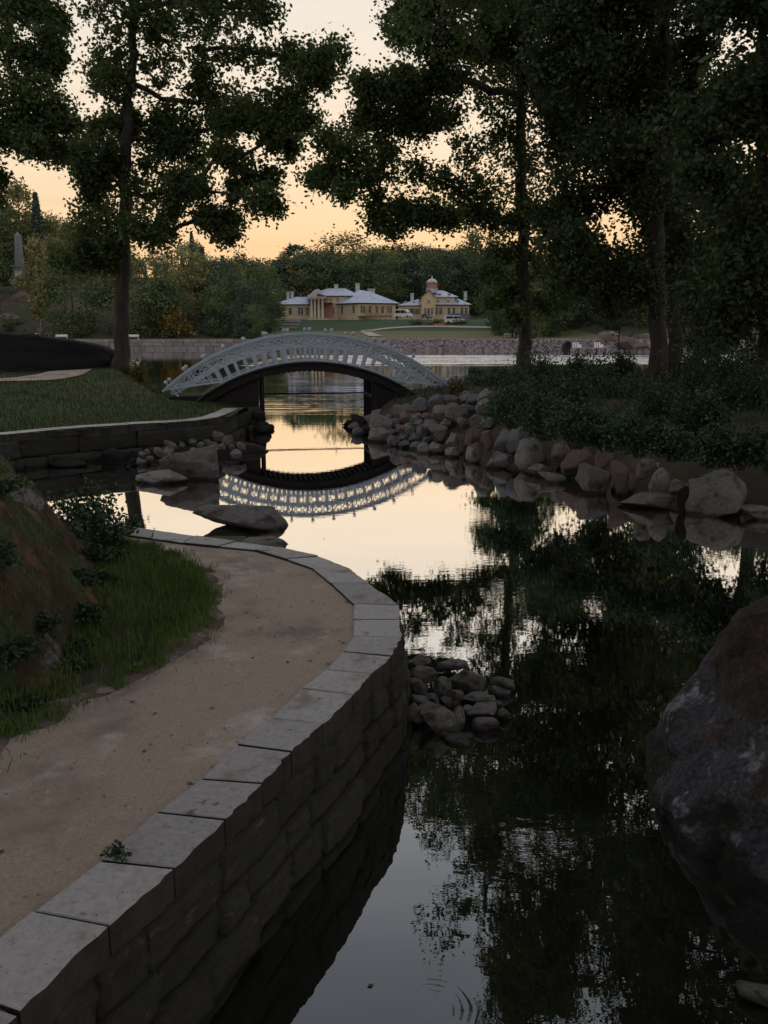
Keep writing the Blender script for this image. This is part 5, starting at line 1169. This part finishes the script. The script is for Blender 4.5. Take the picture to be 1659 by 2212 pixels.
# ---- the dark trees at the right
YD, YE, YG = 33.0, 36.0, 24.0
bD = V(1421, 800, YD); bE = V(1458, 800, YE); bG = V(1650, 830, YG)
for b in (bD, bE, bG): b.z = zright(b.x, b.y) - .1
holes = [(1330, 500, 44), (1590, 322, 56), (1255, 215, 22), (1270, 488, 30), (1640, 60, 50), (1560, 120, 40), (1500, 30, 40), (1395, 60, 26), (1480, 470, 14), (1375, 560, 12), (1235, 330, 18), (1530, 215, 20)]
rr = random.Random(4); sets = {'D': [], 'E': [], 'G': []}
y = -40
while y < 745:
    x = 1215 + rr.uniform(0, 40)
    while x < 1760:
        if y > 585 and 1350 < x < 1530: x += 60; continue
        if y > 600 and 1590 < x < 1710: x += 50; continue
        if y > 625 and x < 1300: x += 50; continue
        if y > 650 and x < 1460: x += 40; continue
        xx, yy = x + rr.uniform(-22, 22), y + rr.uniform(-22, 22)
        if not any(math.hypot(xx - h[0], (yy - h[1]) * 1.25) < h[2] + 29 for h in holes):
            kk = 'D' if x < 1400 else ('E' if (x < 1520 or rr.random() < .35) else 'G')
            Yd = {'D': YD, 'E': YE, 'G': YG}[kk] + rr.uniform(-2.2, 2.2)
            sets[kk].append((xx, yy, Yd, rr.uniform(44, 58)))
        x += rr.uniform(58, 80)
    y += 56
def mk(kk): 
    out = []
    for (x, y, Y, w) in sets[kk]:
        p = V(x, y, Y); out.append((p.x, p.y, p.z, w / F * Y * 1.05))
    return out
blD, blE, blG = mk('D'), mk('E'), mk('G')
for i in range(62):
    z = rr.uniform(15, 26); X = rr.uniform(9.5, 21); blD.append((X, YD + rr.uniform(-5, 4), z, 1.5)) if X < 14 else blE.append((X, YE + rr.uniform(-7, 3), z, 1.6))
for i in range(14): blG.append((bG.x + rr.uniform(-3, 4), YG + rr.uniform(-3, 3), rr.uniform(10.5, 17), 1.3))
big_tree('maple_tree', 'dark tree with the thicker trunk of the right hand pair', bD, [bD, V(1420, 600, YD), V(1424, 400, YD), V(1432, 200, YD), V(1446, 0, YD), V(1455, -250, YD)], .33, blD, 'dark_leaf', .20, 25, 80, seed=55, clump_r=.32)
big_tree('maple_tree', 'dark tree just behind and right of the thicker trunk', bE, [bE, V(1457, 600, YE), V(1450, 400, YE), V(1440, 180, YE), V(1392, 40, YE), V(1370, -200, YE)], .30, blE, 'dark_leaf', .20, 25, 80, seed=56, clump_r=.32)
big_tree('maple_tree', 'slim dark trunk at the right picture edge', bG, [bG, V(1649, 600, YG), V(1650, 300, YG), V(1651, 0, YG), V(1653, -350, YG)], .20, blG, 'dark_leaf', .17, 24, 90, seed=57, clump_r=.27)
# unseen trees added round the viewpoint to shade the foreground
def shade_tree(x, y, H, seed, label, z0=.9):
    rr = random.Random(seed); b = Vector((x, y, z0)); bl = []
    for i in range(34):
        z = rr.uniform(H * .35, H); q = rr.uniform(.2, 1) * H * .34 * (1.15 - abs(z / H - .6)); a = rr.uniform(0, 6.28); bl.append((x + math.cos(a) * q, y + math.sin(a) * q, z0 + z, H * .085))
    big_tree('added_shade_tree', label, b, [b, b + Vector((0, 0, H * .5)), b + Vector((.2, 0, H * .95))], H * .02, bl, 'dark_leaf', .5, 16, 22, seed=seed, clump_r=.6)
SHADE = [(-4, -6, 21, 'unseen tree added for shade behind the viewpoint over the gravel path'), (-10, 4, 19, 'unseen tree added for shade on the mossy mound side, left of the gravel path'), (6, -10, 21, 'unseen tree added for shade behind the viewpoint on the water side'), (12.5, 8, 19, 'unseen tree added for shade beside the right end of the boulder row'), (15, 20, 20, 'unseen tree added for shade beyond the bushes at the right picture edge')]
for i, (x, y, h, l) in enumerate(SHADE): shade_tree(x, y, h, 200 + i, l, .9 if x < 5 else 1.4)
# ================================================================== FAR FOREST
def crown_broad(seed, n=4200, size=.62, loose=.0):
    """unit crown: height 1, from z 0.12 to 1, radius about .33 - built from leaf clumps"""
    rr = random.Random(seed); rg = np.random.default_rng(seed); C = []
    for i in range(46):
        z = rr.uniform(.05, .97); env = .34 * math.sin(math.pi * min(1, max(0, (z - .05) / 1.02)) ** .8) ** .7
        a = rr.uniform(0, 6.28); q = env * rr.uniform(.45, 1); C.append((q * math.cos(a), q * math.sin(a), z))
    C = np.array(C); k = rg.integers(0, len(C), n); P = C[k] + rg.normal(size=(n, 3)) * np.array([.055, .055, .045]) * (1 + loose)
    return quads_mesh('crown', leaves(P, size / 20, rg, .75))
def crown_spruce(seed, n=3200):
    rg = np.random.default_rng(seed); z = rg.uniform(.08, 1, n) ** .85; tier = np.floor(z * 15) / 15; fr = (z - tier) * 15
    env = .17 * (1.02 - tier) * (1 - .45 * fr) + .008; nb = 7; a = (rg.integers(0, nb, n) + tier * 37.7) * 2 * np.pi / nb + rg.normal(size=n) * .22
    q = env * np.sqrt(rg.uniform(.08, 1, n)); P = np.stack([q * np.cos(a), q * np.sin(a), z - q * .35], 1)
    return quads_mesh('crown', leaves(P, .030, rg, .55))
def crown_birch(seed, n=3000):
    rr = random.Random(seed); rg = np.random.default_rng(seed); C = []
    for i in range(34):
        z = rr.uniform(.2, .98); env = .2 * math.sin(math.pi * (z - .1) / .92) ** .8; a = rr.uniform(0, 6.28); q = env * rr.uniform(.3, 1); C.append((q * math.cos(a), q * math.sin(a), z))
    C = np.array(C); k = rg.integers(0, len(C), n); P = C[k] + rg.normal(size=(n, 3)) * np.array([.035, .035, .05]); return quads_mesh('crown', leaves(P, .032, rg, .7))
def crown_pine(seed, n=1300):
    rr = random.Random(seed); rg = np.random.default_rng(seed); C = []
    for i in range(16):
        z = rr.uniform(.62, .98); a = rr.uniform(0, 6.28); q = .19 * rr.uniform(.2, 1) * (1.25 - z); C.append((q * 1.6 * math.cos(a), q * 1.6 * math.sin(a), z))
    C = np.array(C); k = rg.integers(0, len(C), n); P = C[k] + rg.normal(size=(n, 3)) * np.array([.045, .045, .022]); return quads_mesh('crown', leaves(P, .034, rg, .6))
trunk_me = MB().tube([(0, 0, -.04), (.004, 0, .3), (-.003, .002, .6), (0, 0, .95)], [.017, .013, .009, .003], 7).mesh('trunk', True)
CR = {'broad': [crown_broad(i) for i in (1, 2, 3, 4)], 'loose': [crown_broad(i, 3200, .55, .15) for i in (8, 9)], 'spruce': [crown_spruce(i) for i in (1, 2, 3)], 'birch': [crown_birch(i) for i in (1, 2)], 'pine': [crown_pine(i) for i in (1, 2)]}
VAR = {}
def crown_of(kind, m, rr):
    i = rr.randrange(len(CR[kind])); key = (kind, i, m)
    if key not in VAR:
        me = CR[kind][i].copy(); me.materials.clear(); me.materials.append(MATS[m]); VAR[key] = me
    return VAR[key]
TR = {}
def trunk_of(m):
    if m not in TR:
        me = trunk_me.copy(); me.materials.clear(); me.materials.append(MATS[m]); TR[m] = me
    return TR[m]
rf = random.Random(31)
NAMES = {'broad': 'deciduous_tree', 'loose': 'linden_tree', 'spruce': 'spruce_tree', 'birch': 'birch_tree', 'pine': 'pine_tree'}
def far_tree(px, top, Y, kind, m, label, group, wf=1.0, dz=-.3):
    g = at_far(px, Y); zt = V(px, top, Y).z; H = max(3, zt - g.z - dz)
    t = thing(NAMES[kind], label, 'tree', (g.x, Y, g.z + dz), group, rf.uniform(0, 6.28))
    w = H * wf * rf.uniform(.9, 1.1)
    link('trunk', trunk_of('birch_bark' if kind == 'birch' else 'far_bark'), None, t, scale=(H, H, H)); link('crown', crown_of(kind, m, rf), None, t, scale=(w, w, H)); return t
FL = 'trees on the wooded left hill'; FM = 'forest trees behind the ochre manor'; FR = 'trees on the far right shore'
# distinct trees first
for a in [
 (90, 524, 190, 'birch', 'olive_leaf', 'yellowing birch in front of the obelisk rock', 1.25), (160, 552, 188, 'broad', 'forest_leaf', 'broad green tree just left of the big oak trunk', 1.35), (312, 556, 186, 'broad', 'forest_leaf', 'bushy green tree just right of the big oak trunk', 1.2),
 (392, 520, 196, 'broad', 'olive_leaf', 'tall olive tree above the orange bush', 1.05), (478, 560, 205, 'broad', 'spruce_leaf', 'dark wide tree left of the stone steps', 1.1), (528, 585, 215, 'birch', 'olive_leaf', 'yellow green birch left of the manor wing', 1.4), (556, 572, 236, 'broad', 'forest_leaf', 'rounded green tree touching the manor left wing roof', 1.15),
 (422, 500, 262, 'spruce', 'spruce_leaf', 'pointed spruce topping the ridge above the orange bush', 1.0), (98, 415, 236, 'spruce', 'spruce_leaf', 'pointed spruce at the left crest of the hill', 1.1), (738, 508, 345, 'loose', 'olive_leaf', 'large thin crowned linden rising behind the manor roof', 1.5), (62, 405, 240, 'birch', 'olive_leaf', 'tall birch on the crest right of the obelisk', 1.2),
 (1030, 500, 352, 'broad', 'forest_leaf', 'large tree rising behind the chapel building right end', 1.15), (1088, 560, 230, 'broad', 'forest_leaf', 'dark tree hiding the right end of the chapel building', .95), (20, 425, 232, 'broad', 'forest_leaf', 'broad tree left of the obelisk', 1.0)]:
    far_tree(*a[:6], None, a[6])
for i in range(84):
    px = -60 + 680 * ((i * .618) % 1); f_ = (i % 21) / 20; Y = 184 + 105 * f_
    top = np.interp(px, [-60, 60, 130, 200, 300, 420, 520, 620], [415, 430, 455, 500, 515, 528, 548, 560]) + rf.uniform(-8, 26) + (1 - f_) * 84
    k_ = rf.choice(['broad', 'broad', 'broad', 'spruce', 'birch']); m = {'broad': rf.choice(['forest_leaf', 'forest_leaf', 'olive_leaf']), 'spruce': 'spruce_leaf', 'birch': 'olive_leaf'}[k_]
    if abs(px - 46) < 62 and Y < 224: continue
    if px > 545: px -= 60
    far_tree(px, top, Y, k_, m, {'broad': 'green deciduous tree in the left hillside wood', 'spruce': 'dark spruce in the left hillside wood', 'birch': 'slim olive birch in the left hillside wood'}[k_], FL + ' ' + {'broad': 'deciduous', 'spruce': 'spruces', 'birch': 'birches'}[k_], {'broad': 1.15, 'spruce': 1.15, 'birch': 1.2}[k_])
for i in range(84):
    px = 600 + 480 * ((i * .618) % 1); f_ = rf.random(); Y = 322 + 110 * f_
    top = np.interp(px, [600, 640, 700, 760, 830, 900, 960, 1080], [548, 532, 536, 540, 536, 534, 532, 528]) + rf.uniform(-12, 12) + (1 - f_) * 26
    k_ = rf.choice(['broad', 'broad', 'pine', 'spruce', 'broad', 'broad']); m = {'broad': rf.choice(['forest_leaf', 'wood_leaf', 'wood_leaf', 'forest_leaf', 'olive_leaf']), 'pine': 'spruce_leaf', 'spruce': 'spruce_leaf', 'birch': 'olive_leaf'}[k_]
    far_tree(px, top, Y, k_, m, {'broad': 'leafy tree in the forest behind the manor', 'pine': 'pine with a tufted top in the forest behind the manor', 'spruce': 'dark spruce in the forest behind the manor', 'birch': 'olive birch in the forest behind the manor'}[k_], FM + ' ' + {'broad': 'leafy', 'pine': 'pines', 'spruce': 'spruces', 'birch': 'birches'}[k_], {'broad': 1.2, 'pine': 1.5, 'spruce': 1.2, 'birch': 1.3}[k_])
for i in range(58):
    px = rf.uniform(1100, 1760); f_ = rf.random(); Y = 172 + 110 * f_
    top = np.interp(px, [1040, 1120, 1250, 1400, 1760], [545, 530, 525, 500, 470]) + rf.uniform(-10, 25) + (1 - f_) * 60
    k_ = rf.choice(['broad', 'broad', 'spruce']); far_tree(px, top, Y, k_, 'forest_leaf' if k_ == 'broad' else 'spruce_leaf', {'broad': 'leafy tree on the dark far right shore', 'spruce': 'spruce on the dark far right shore'}[k_], FR + (' leafy' if k_ == 'broad' else ' spruces'), 1.2)
for i, (px, top, Y, k_) in enumerate(((440, 548, 215, 'broad'), (465, 566, 200, 'broad'), (486, 552, 240, 'spruce'), (500, 560, 222, 'broad'), (512, 578, 200, 'broad'), (530, 556, 250, 'broad'), (540, 590, 206, 'spruce'), (552, 572, 262, 'spruce'), (560, 600, 214, 'broad'), (571, 566, 285, 'broad'), (575, 610, 236, 'broad'), (455, 590, 190, 'spruce'), (480, 600, 189, 'broad'), (522, 610, 188, 'broad'), (550, 625, 190, 'broad'))):
    far_tree(px, top, Y, k_, 'spruce_leaf' if k_ == 'spruce' else ('wood_leaf' if i % 3 else 'forest_leaf'), 'dark tree in the wood edge left of the manor steps', 'dark trees left of the manor steps', 1.0 if k_ == 'broad' else 1.1)
for i, (px, top, Y) in enumerate(((1080, 590, 262), (1098, 560, 225), (1120, 575, 210), (1160, 550, 215), (1215, 540, 205), (1260, 530, 200), (1082, 640, 200), (1190, 600, 185))):
    far_tree(px, top, Y, 'broad', 'wood_leaf', 'dark tree in the clump right of the chapel building', 'dark trees right of the chapel building', 1.0)
# woods that carry on to both sides, seen only between trunks
for i in range(34):
    px = rf.choice([rf.uniform(-420, -60), rf.uniform(1760, 2150)]); Y = rf.uniform(195, 280)
    far_tree(px, 470 + rf.uniform(-30, 50), Y, 'broad', 'forest_leaf', 'leafy tree of the woods beyond the picture sides', 'woods beyond the picture sides', 1.3)

# ================================================================== BUSHES AND PLANTS
def bush(name, label, x, y, z, rx, h, n, ls, m, group=None, cat='bush', stems=7, seed=0, ry=None, droop=.0):
    rr = random.Random(seed); rg = np.random.default_rng(seed); t = thing(name, label, cat, (x, y, z), group); st = MB(); C = []; ry = ry or rx
    for i in range(stems):
        a = rr.uniform(0, 6.28); q = rr.uniform(.2, 1); e = Vector((math.cos(a) * rx * q, math.sin(a) * ry * q, h * rr.uniform(.55, 1.0) * (1.1 - .45 * q)))
        pts = curve_pts((e.x * .15, e.y * .15, -.05), e, h * .12, 5); st.tube(pts, [.02 * h + .004] * 1 + [.016 * h + .003, .012 * h + .003, .009 * h + .002, .006 * h + .002, .003], 5, False); C += [(p, .5 + .5 * i_ / 5) for i_, p in enumerate(pts[2:])]
        C += [(e * rr.uniform(.4, .95) + Vector((rr.gauss(0, .2) * rx, rr.gauss(0, .2) * ry, 0)), .8) for _ in range(3)]
    st.obj('stems', 'bark', t)
    k = rg.integers(0, len(C), n); base_ = np.array([list(c[0]) for c in C])[k]; P = base_ + rg.normal(size=(n, 3)) * np.array([rx * .16, ry * .16, h * .11]); P[:, 2] = np.maximum(P[:, 2], .02)
    link('foliage', quads_mesh('foliage', leaves(P, ls, rg, .6, up=.6)), m, t); return t
rb = random.Random(8)
bl_ = [(1085, 832, 60, 66, 'first dark bush behind the bridge end slabs'), (1150, 842, 70, 84, 'dark bush under the tall right oak trunk'), (1215, 855, 70, 90, 'broad bush right of the tall oak trunk'), (1280, 845, 60, 74, 'bush left of the pale cairn'), (1350, 855, 70, 84, 'bush right of the pale cairn'), (1420, 870, 70, 90, 'bush at the foot of the thickest right trunk'),
       (1490, 855, 70, 96, 'bush right of the thick trunk pair'), (1560, 865, 70, 90, 'tall bush halfway from the trunk pair to the edge trunk'), (1630, 875, 70, 96, 'bush before the slim edge trunk'), (1110, 885, 55, 66, 'bush above the red boulder'), (1180, 905, 62, 76, 'bush above the tall wedge boulder'), (1245, 922, 62, 76, 'bush above the greenish grey boulder'),
       (1310, 932, 60, 66, 'bush above the pink boulder'), (1380, 942, 65, 66, 'bush above the reddish upright boulder'), (1450, 950, 60, 70, 'bush above the egg shaped boulder'), (1530, 960, 62, 76, 'bush overhanging the huge grey boulder'), (1600, 962, 70, 84, 'bush beside the huge boulder toward the edge'), (1665, 972, 60, 84, 'lowest bush at the right picture edge'),
       (1082, 868, 40, 50, 'little bush right of the broad pinkish slab'), (1345, 806, 46, 46, 'small bush hiding the foot of the sign pole'), (1500, 800, 50, 66, 'leafy bush between pair and edge trunk against the lake'), (1570, 800, 60, 90, 'thin leafy bush against the bright lake at the right'), (1185, 806, 40, 40, 'low bush against the bright lake beside the oak trunk'), (1255, 814, 40, 40, 'low bush left of the sign pole against the lake'),
       (1612, 785, 50, 96, 'tall thin bush left of the edge trunk'), (1540, 765, 40, 76, 'tallest thin bush behind the trunk pair'), (1432, 912, 55, 56, 'small bush between thick trunk and egg shaped boulder'), (1690, 865, 60, 96, 'bush cut by the right picture edge'), (1120, 860, 50, 60, 'bush between the oak trunk and the bridge slabs'), (1260, 885, 60, 66, 'bush in the middle of the bank thicket'), (1330, 895, 60, 66, 'bush in the thicket below the cairn'), (1500, 910, 60, 70, 'bush in the thicket right of the thick trunk'), (1580, 920, 60, 76, 'bush in the thicket before the edge trunk'), (1640, 925, 60, 76, 'dense bush low before the edge trunk')]
for i, (px, py, w, h, l) in enumerate(bl_):
    q = G(px, py + h * .42, 1.25)
    for _ in range(4): q = G(px, py + h * .42, zright(q.x, q.y) if inside((q.x, q.y), right_poly) else 1.3)
    sc = q.y / F
    bush('bush', l, q.x, q.y, q.z - .1, w * sc * 1.15, h * sc * rb.uniform(1.0, 1.75), 2600, .105 * (.8 if q.y < 26 else 1.05), 'bush_leaf', 'bushes on the right bank', seed=600 + i, stems=11)
q = G(988, 846, 1.35); bush('reed_tuft', 'dry pale brown weed tuft at the right end of the bridge', q.x, q.y, 1.2, .45, .65, 420, .10, 'dry_blade', cat='plant', seed=71, stems=12)
q = V(296, 806, 42.0); bush('sapling', 'yellow green sapling at the foot of the big oak', q.x, 42.0, zlawn(q.x, 42) - .05, .55, 1.75, 620, .16, 'yellow_leaf', cat='sapling', seed=72, stems=8)
q = G(224, 1178, .9); bush('bush', 'leafy dark bush at the far end of the gravel path', q.x, q.y, .87, .42, .68, 700, .075, 'bush_leaf', seed=73, stems=9)
q = G(196, 1150, .9); bush('bush', 'taller dark bush against the pond at the mound end', q.x, q.y, .87, .45, .75, 800, .075, 'bush_leaf', seed=76, stems=10)
q = G(180, 1185, .95); bush('bush', 'lower bush between the mound and the path end', q.x - .1, q.y, .9, .5, .5, 600, .07, 'bush_leaf', seed=74, stems=9)
q = G(378, 690, 1.9); g = at_far(380, 186); H_ = V(380, 662, 186).z - g.z; bush('bush', 'orange yellow autumn bush on the far left embankment', g.x, 186, g.z - .3, 3.2, H_ * 1.05, 1500, .55, 'autumn_leaf', seed=75, stems=12)
for i, (px, py, w, h, l) in enumerate(((40, 1470, 60, 60, 'leafy weeds at the near foot of the mossy mound'), (175, 1300, 26, 50, 'weeds at the mound foot beside the grass'), (205, 1220, 24, 50, 'tall weeds where mound and grass meet'), (90, 1420, 40, 50, 'weed clump in front of the grey ledge'), (160, 1400, 30, 40, 'low weeds at the worn edge of the grass'), (20, 1330, 40, 40, 'dark weeds high on the near mound side'), (238, 1212, 34, 46, 'nettle like weeds behind the path end bush'), (215, 1262, 34, 50, 'broad leaved weeds at the mound foot below the bush'), (190, 1345, 36, 46, 'dark weeds beside the bare toe of the mound'), (150, 1440, 40, 40, 'scattered weeds on the worn grass'), (60, 1520, 44, 36, 'low weeds by the gravel in the lower left'), (10, 1430, 44, 60, 'leafy weeds at the left picture edge'))):
    q = G(px, py, .9)
    z = max(.88, zmound(q.x, q.y)) - .03; bush('weeds', l, q.x, q.y, z, w * q.y / F * 1.35, h * q.y / F * .85, 620, .05, 'bush_leaf', cat='plant', seed=80 + i, stems=14)
for i in range(26):
    px = rf.uniform(-30, 600); Y = rf.uniform(181, 196); g = at_far(px, Y)
    if g.x > -24: continue
    bush('shrub', 'dull shrub along the far left embankment', g.x, Y, g.z - .2, rf.uniform(1, 2.2), rf.uniform(1.2, 3.4), 240, .5, rf.choice(['forest_leaf', 'olive_leaf', 'forest_leaf']), 'shrubs along the far left embankment', seed=300 + i, stems=5)
for i, (px, l) in enumerate(((905, 'dark shrub on the bank below the scaffold'), (935, 'dark shrub on the bank below the white van'), (985, 'small shrub left of the brick steps'))):
    g = at_far(px, 270 - 2 * i); bush('shrub', l, g.x, g.y, g.z - .2, 3.2, 1.7, 260, .6, 'forest_leaf', seed=340 + i, stems=6)

# ---- grass
def blades(name, pts, h0, h1, w, m, seed, lean=.35):
    rg = np.random.default_rng(seed); P = np.array(pts); n = len(P); h = rg.uniform(h0, h1, n); a = rg.uniform(0, 2 * np.pi, n); l = rg.uniform(0, lean, n) * h
    d = np.stack([np.cos(a), np.sin(a), np.zeros(n)], 1); s = np.stack([-np.sin(a), np.cos(a), np.zeros(n)], 1); b = rg.uniform(0, 2 * np.pi, n); s = np.stack([np.cos(b), np.sin(b), np.zeros(n)], 1)
    z = np.array([0, 0, 1.]); v = np.empty((n, 4, 3)); ww = (w * rg.uniform(.7, 1.3, n))[:, None]
    v[:, 0] = P - s * ww * .5; v[:, 1] = P + s * ww * .5; v[:, 2] = P + d * (l * .45)[:, None] + z * (h * .6)[:, None] + s * ww * .35; v[:, 3] = P + d * l[:, None] + z * h[:, None]
    return struct(link(name, quads_mesh(name, v), m), 'stuff')
rg_ = random.Random(12); pts = []; dry = []
gp = [p for p in lawn_near]
for _ in range(110000):
    x, y = rg_.uniform(-6.5, -.4), rg_.uniform(3.2, 12)
    if not inside((x, y), gp): continue
    zm = zmound(x, y) if (X0_ < x < X1_ and Y0_ < y < Y1_) else .8
    d = dist_poly((x, y), edge, False); nz = noise.noise(Vector((x * 1.3, y * 1.3, 4)))
    if zm > .93: continue
    if d < .35 + .25 * nz and y < 6.6 and rg_.random() < .75: continue
    if y < 5.6 and rg_.random() < .45 + .4 * nz: continue
    (dry if (nz > .22 and rg_.random() < .5) else pts).append((x, y, .884))
blades('grass', pts, .035, .12, .008, 'grass_blade', 1); blades('dry_grass', dry, .03, .08, .007, 'dry_blade', 2)
tall = []
for _ in range(1600):
    i = rg_.randrange(30, 120) % len(edge); p = edge[i]
    x, y = p[0] - abs(rg_.gauss(0, .12)), p[1] + rg_.gauss(0, .1)
    if y > 7.4 or rg_.random() < .3: tall.append((x, y, .884))
for _ in range(9000):
    i = rg_.randrange(0, len(edge)); p = edge[i]; x, y = p[0] - .03 + rg_.gauss(.0, .09), p[1] + rg_.gauss(.0, .08)
    if noise.noise(Vector((x * 3.2, y * 3.2, 14))) > .0: tall.append((x, y, .885))
blades('edge_grass', tall, .025, .095, .007, 'grass_blade', 3, .6)
pts = []
for _ in range(42000):
    y = 21.5 + 22 * rg_.random() ** 1.5; x = rg_.uniform(-22, -3.5)
    if inside((x, y), lawn_poly) and dist_poly((x, y), rim, False) > .5 and dist_poly((x, y), lake_edge, False) > .7:
        if dist_poly((x, y), wp, False) > 1.15: pts.append((x, y, zlawn(x, y) - .01))
blades('lawn_grass', pts, .05, .15, .022, 'lawn_blade', 5)
pts = []
for _ in range(26000):
    x, y = rg_.uniform(-1, 16), rg_.uniform(14, 46)
    if inside((x, y), right_poly) and dist_poly((x, y), WLx, False) > 1.6: pts.append((x, y, zright(x, y)))
blades('bank_grass', pts, .12, .38, .022, 'bush_leaf', 6)
mpts = []
for _ in range(22000):
    x, y = rg_.uniform(-8, -2.2), rg_.uniform(4.9, 10.8); z = zmound(x, y)
    if z > .98 and noise.noise(Vector((x * 1.6, y * 1.6, 31))) > -.1: mpts.append((x, y, z - .005))
blades('moss_tufts', mpts[::2], .02, .075, .010, 'dry_blade', 7, .8); blades('mound_grass', mpts[1::2], .02, .08, .010, 'grass_blade', 8, .8)

# ================================================================== SMALL THINGS
# sign pole on the right bank
q = V(1334, 788, 40.0); zb = zright(q.x, 40.0); sgn = thing('sign_pole', 'thin dark pole with a small board on top rising from the bushes', 'sign', (q.x, 40.0, zb)); zt = V(1334, 700, 40.0).z - zb
MB().tube([(0, 0, -.2), (.01, 0, zt)], .028, 8).obj('pole', 'rust_metal', sgn); MB().box(-.70, .06, -.03, .03, zt - .28, zt - .04).obj('board', 'bark', sgn)
# cairn of pale flat stones at its foot
z = V(1330, 812, 38.5).z
for i, (dx, w, h, rz, l) in enumerate(((0, .30, .13, 10, 'lowest flat stone of the pale cairn by the sign pole'), (.06, .26, .12, -18, 'second flat stone of the pale cairn by the sign pole'), (-.02, .33, .12, 24, 'wide third stone of the pale cairn by the sign pole'), (.10, .22, .10, -8, 'top stone of the pale cairn by the sign pole'))):
    m_ = ROCKS[3 + i].copy(); m_.materials.clear(); p = V(1326, 812, 38.5); tag(link('cairn_stone', m_, 'pale_stone', loc=(p.x + dx, 38.5, z + .11 * i * 1.35), scale=(w * .8, w * .7, h * .62), rot=(0, R(rz * .4), R(rz))), l, 'stone', 'pale cairn stones by the sign pole')
pd = thing('cairn_block', 'grey block carrying the pale cairn in the bushes', 'stone', (V(1326, 812, 38.5).x, 38.5, z - .9)); m_ = block_mesh(99); link('block', m_, 'wall_stone', pd, loc=(0, 0, .45), scale=(.5, .45, .85))
q = V(1438, 760, 37.0); zb = zright(q.x, 37); zt = V(1438, 690, 37).z - zb; po = thing('marker_post', 'thin pale post standing between the two thick trunks', 'post', (q.x, 37, zb)); MB().tube([(0, 0, -.2), (0, 0, zt)], .03, 8).obj('post', 'concrete', po); MB().lathe([(.03, 0), (.045, .03), (.03, .10), (.01, .12)], 8, (0, 0, zt)).obj('cap', 'concrete', po)
# fallen leaves on the near water and path
fl = []
rl = np.random.default_rng(6)
def leaf_on(p, z, s_): fl.append(((p.x, p.y, z), s_))
for px, py in ((1165, 1955), (1540, 2035), (1590, 2075), (1090, 1950), (1255, 1240), (1300, 1300), (1110, 1262), (990, 1230), (1180, 1180), (1060, 1330), (930, 1340), (960, 1325), (1000, 1312), (700, 1165), (1130, 1610), (1190, 1575), (1265, 2090), (800, 2130)): leaf_on(G(px, py), .004, .022)
for i in range(110):
    x, y = rl.uniform(-4, .2), rl.uniform(3, 11)
    if inside((x, y), path_poly): leaf_on(Vector((x, y, 0)), .893, .026)
vv = []
for c, s_ in fl:
    a = rl.uniform(0, 6.28); d = np.array([math.cos(a), math.sin(a), 0]) * s_; e = np.array([-math.sin(a), math.cos(a), 0]) * s_ * .5; c = np.array(c); up_ = np.array([0, 0, s_ * .15]); vv.append([c - d, c - e + up_, c + d, c + e + up_])
struct(link('fallen_leaves', quads_mesh('fallen_leaves', np.array(vv)), 'dry_blade'), 'stuff')
# weed in a coping joint
q = G(258, 1847, TOP); bush('weed', 'small weed growing in a coping joint at the path edge', q.x, q.y, TOP - .02, .07, .07, 90, .03, 'bush_leaf', cat='plant', seed=91, stems=6)
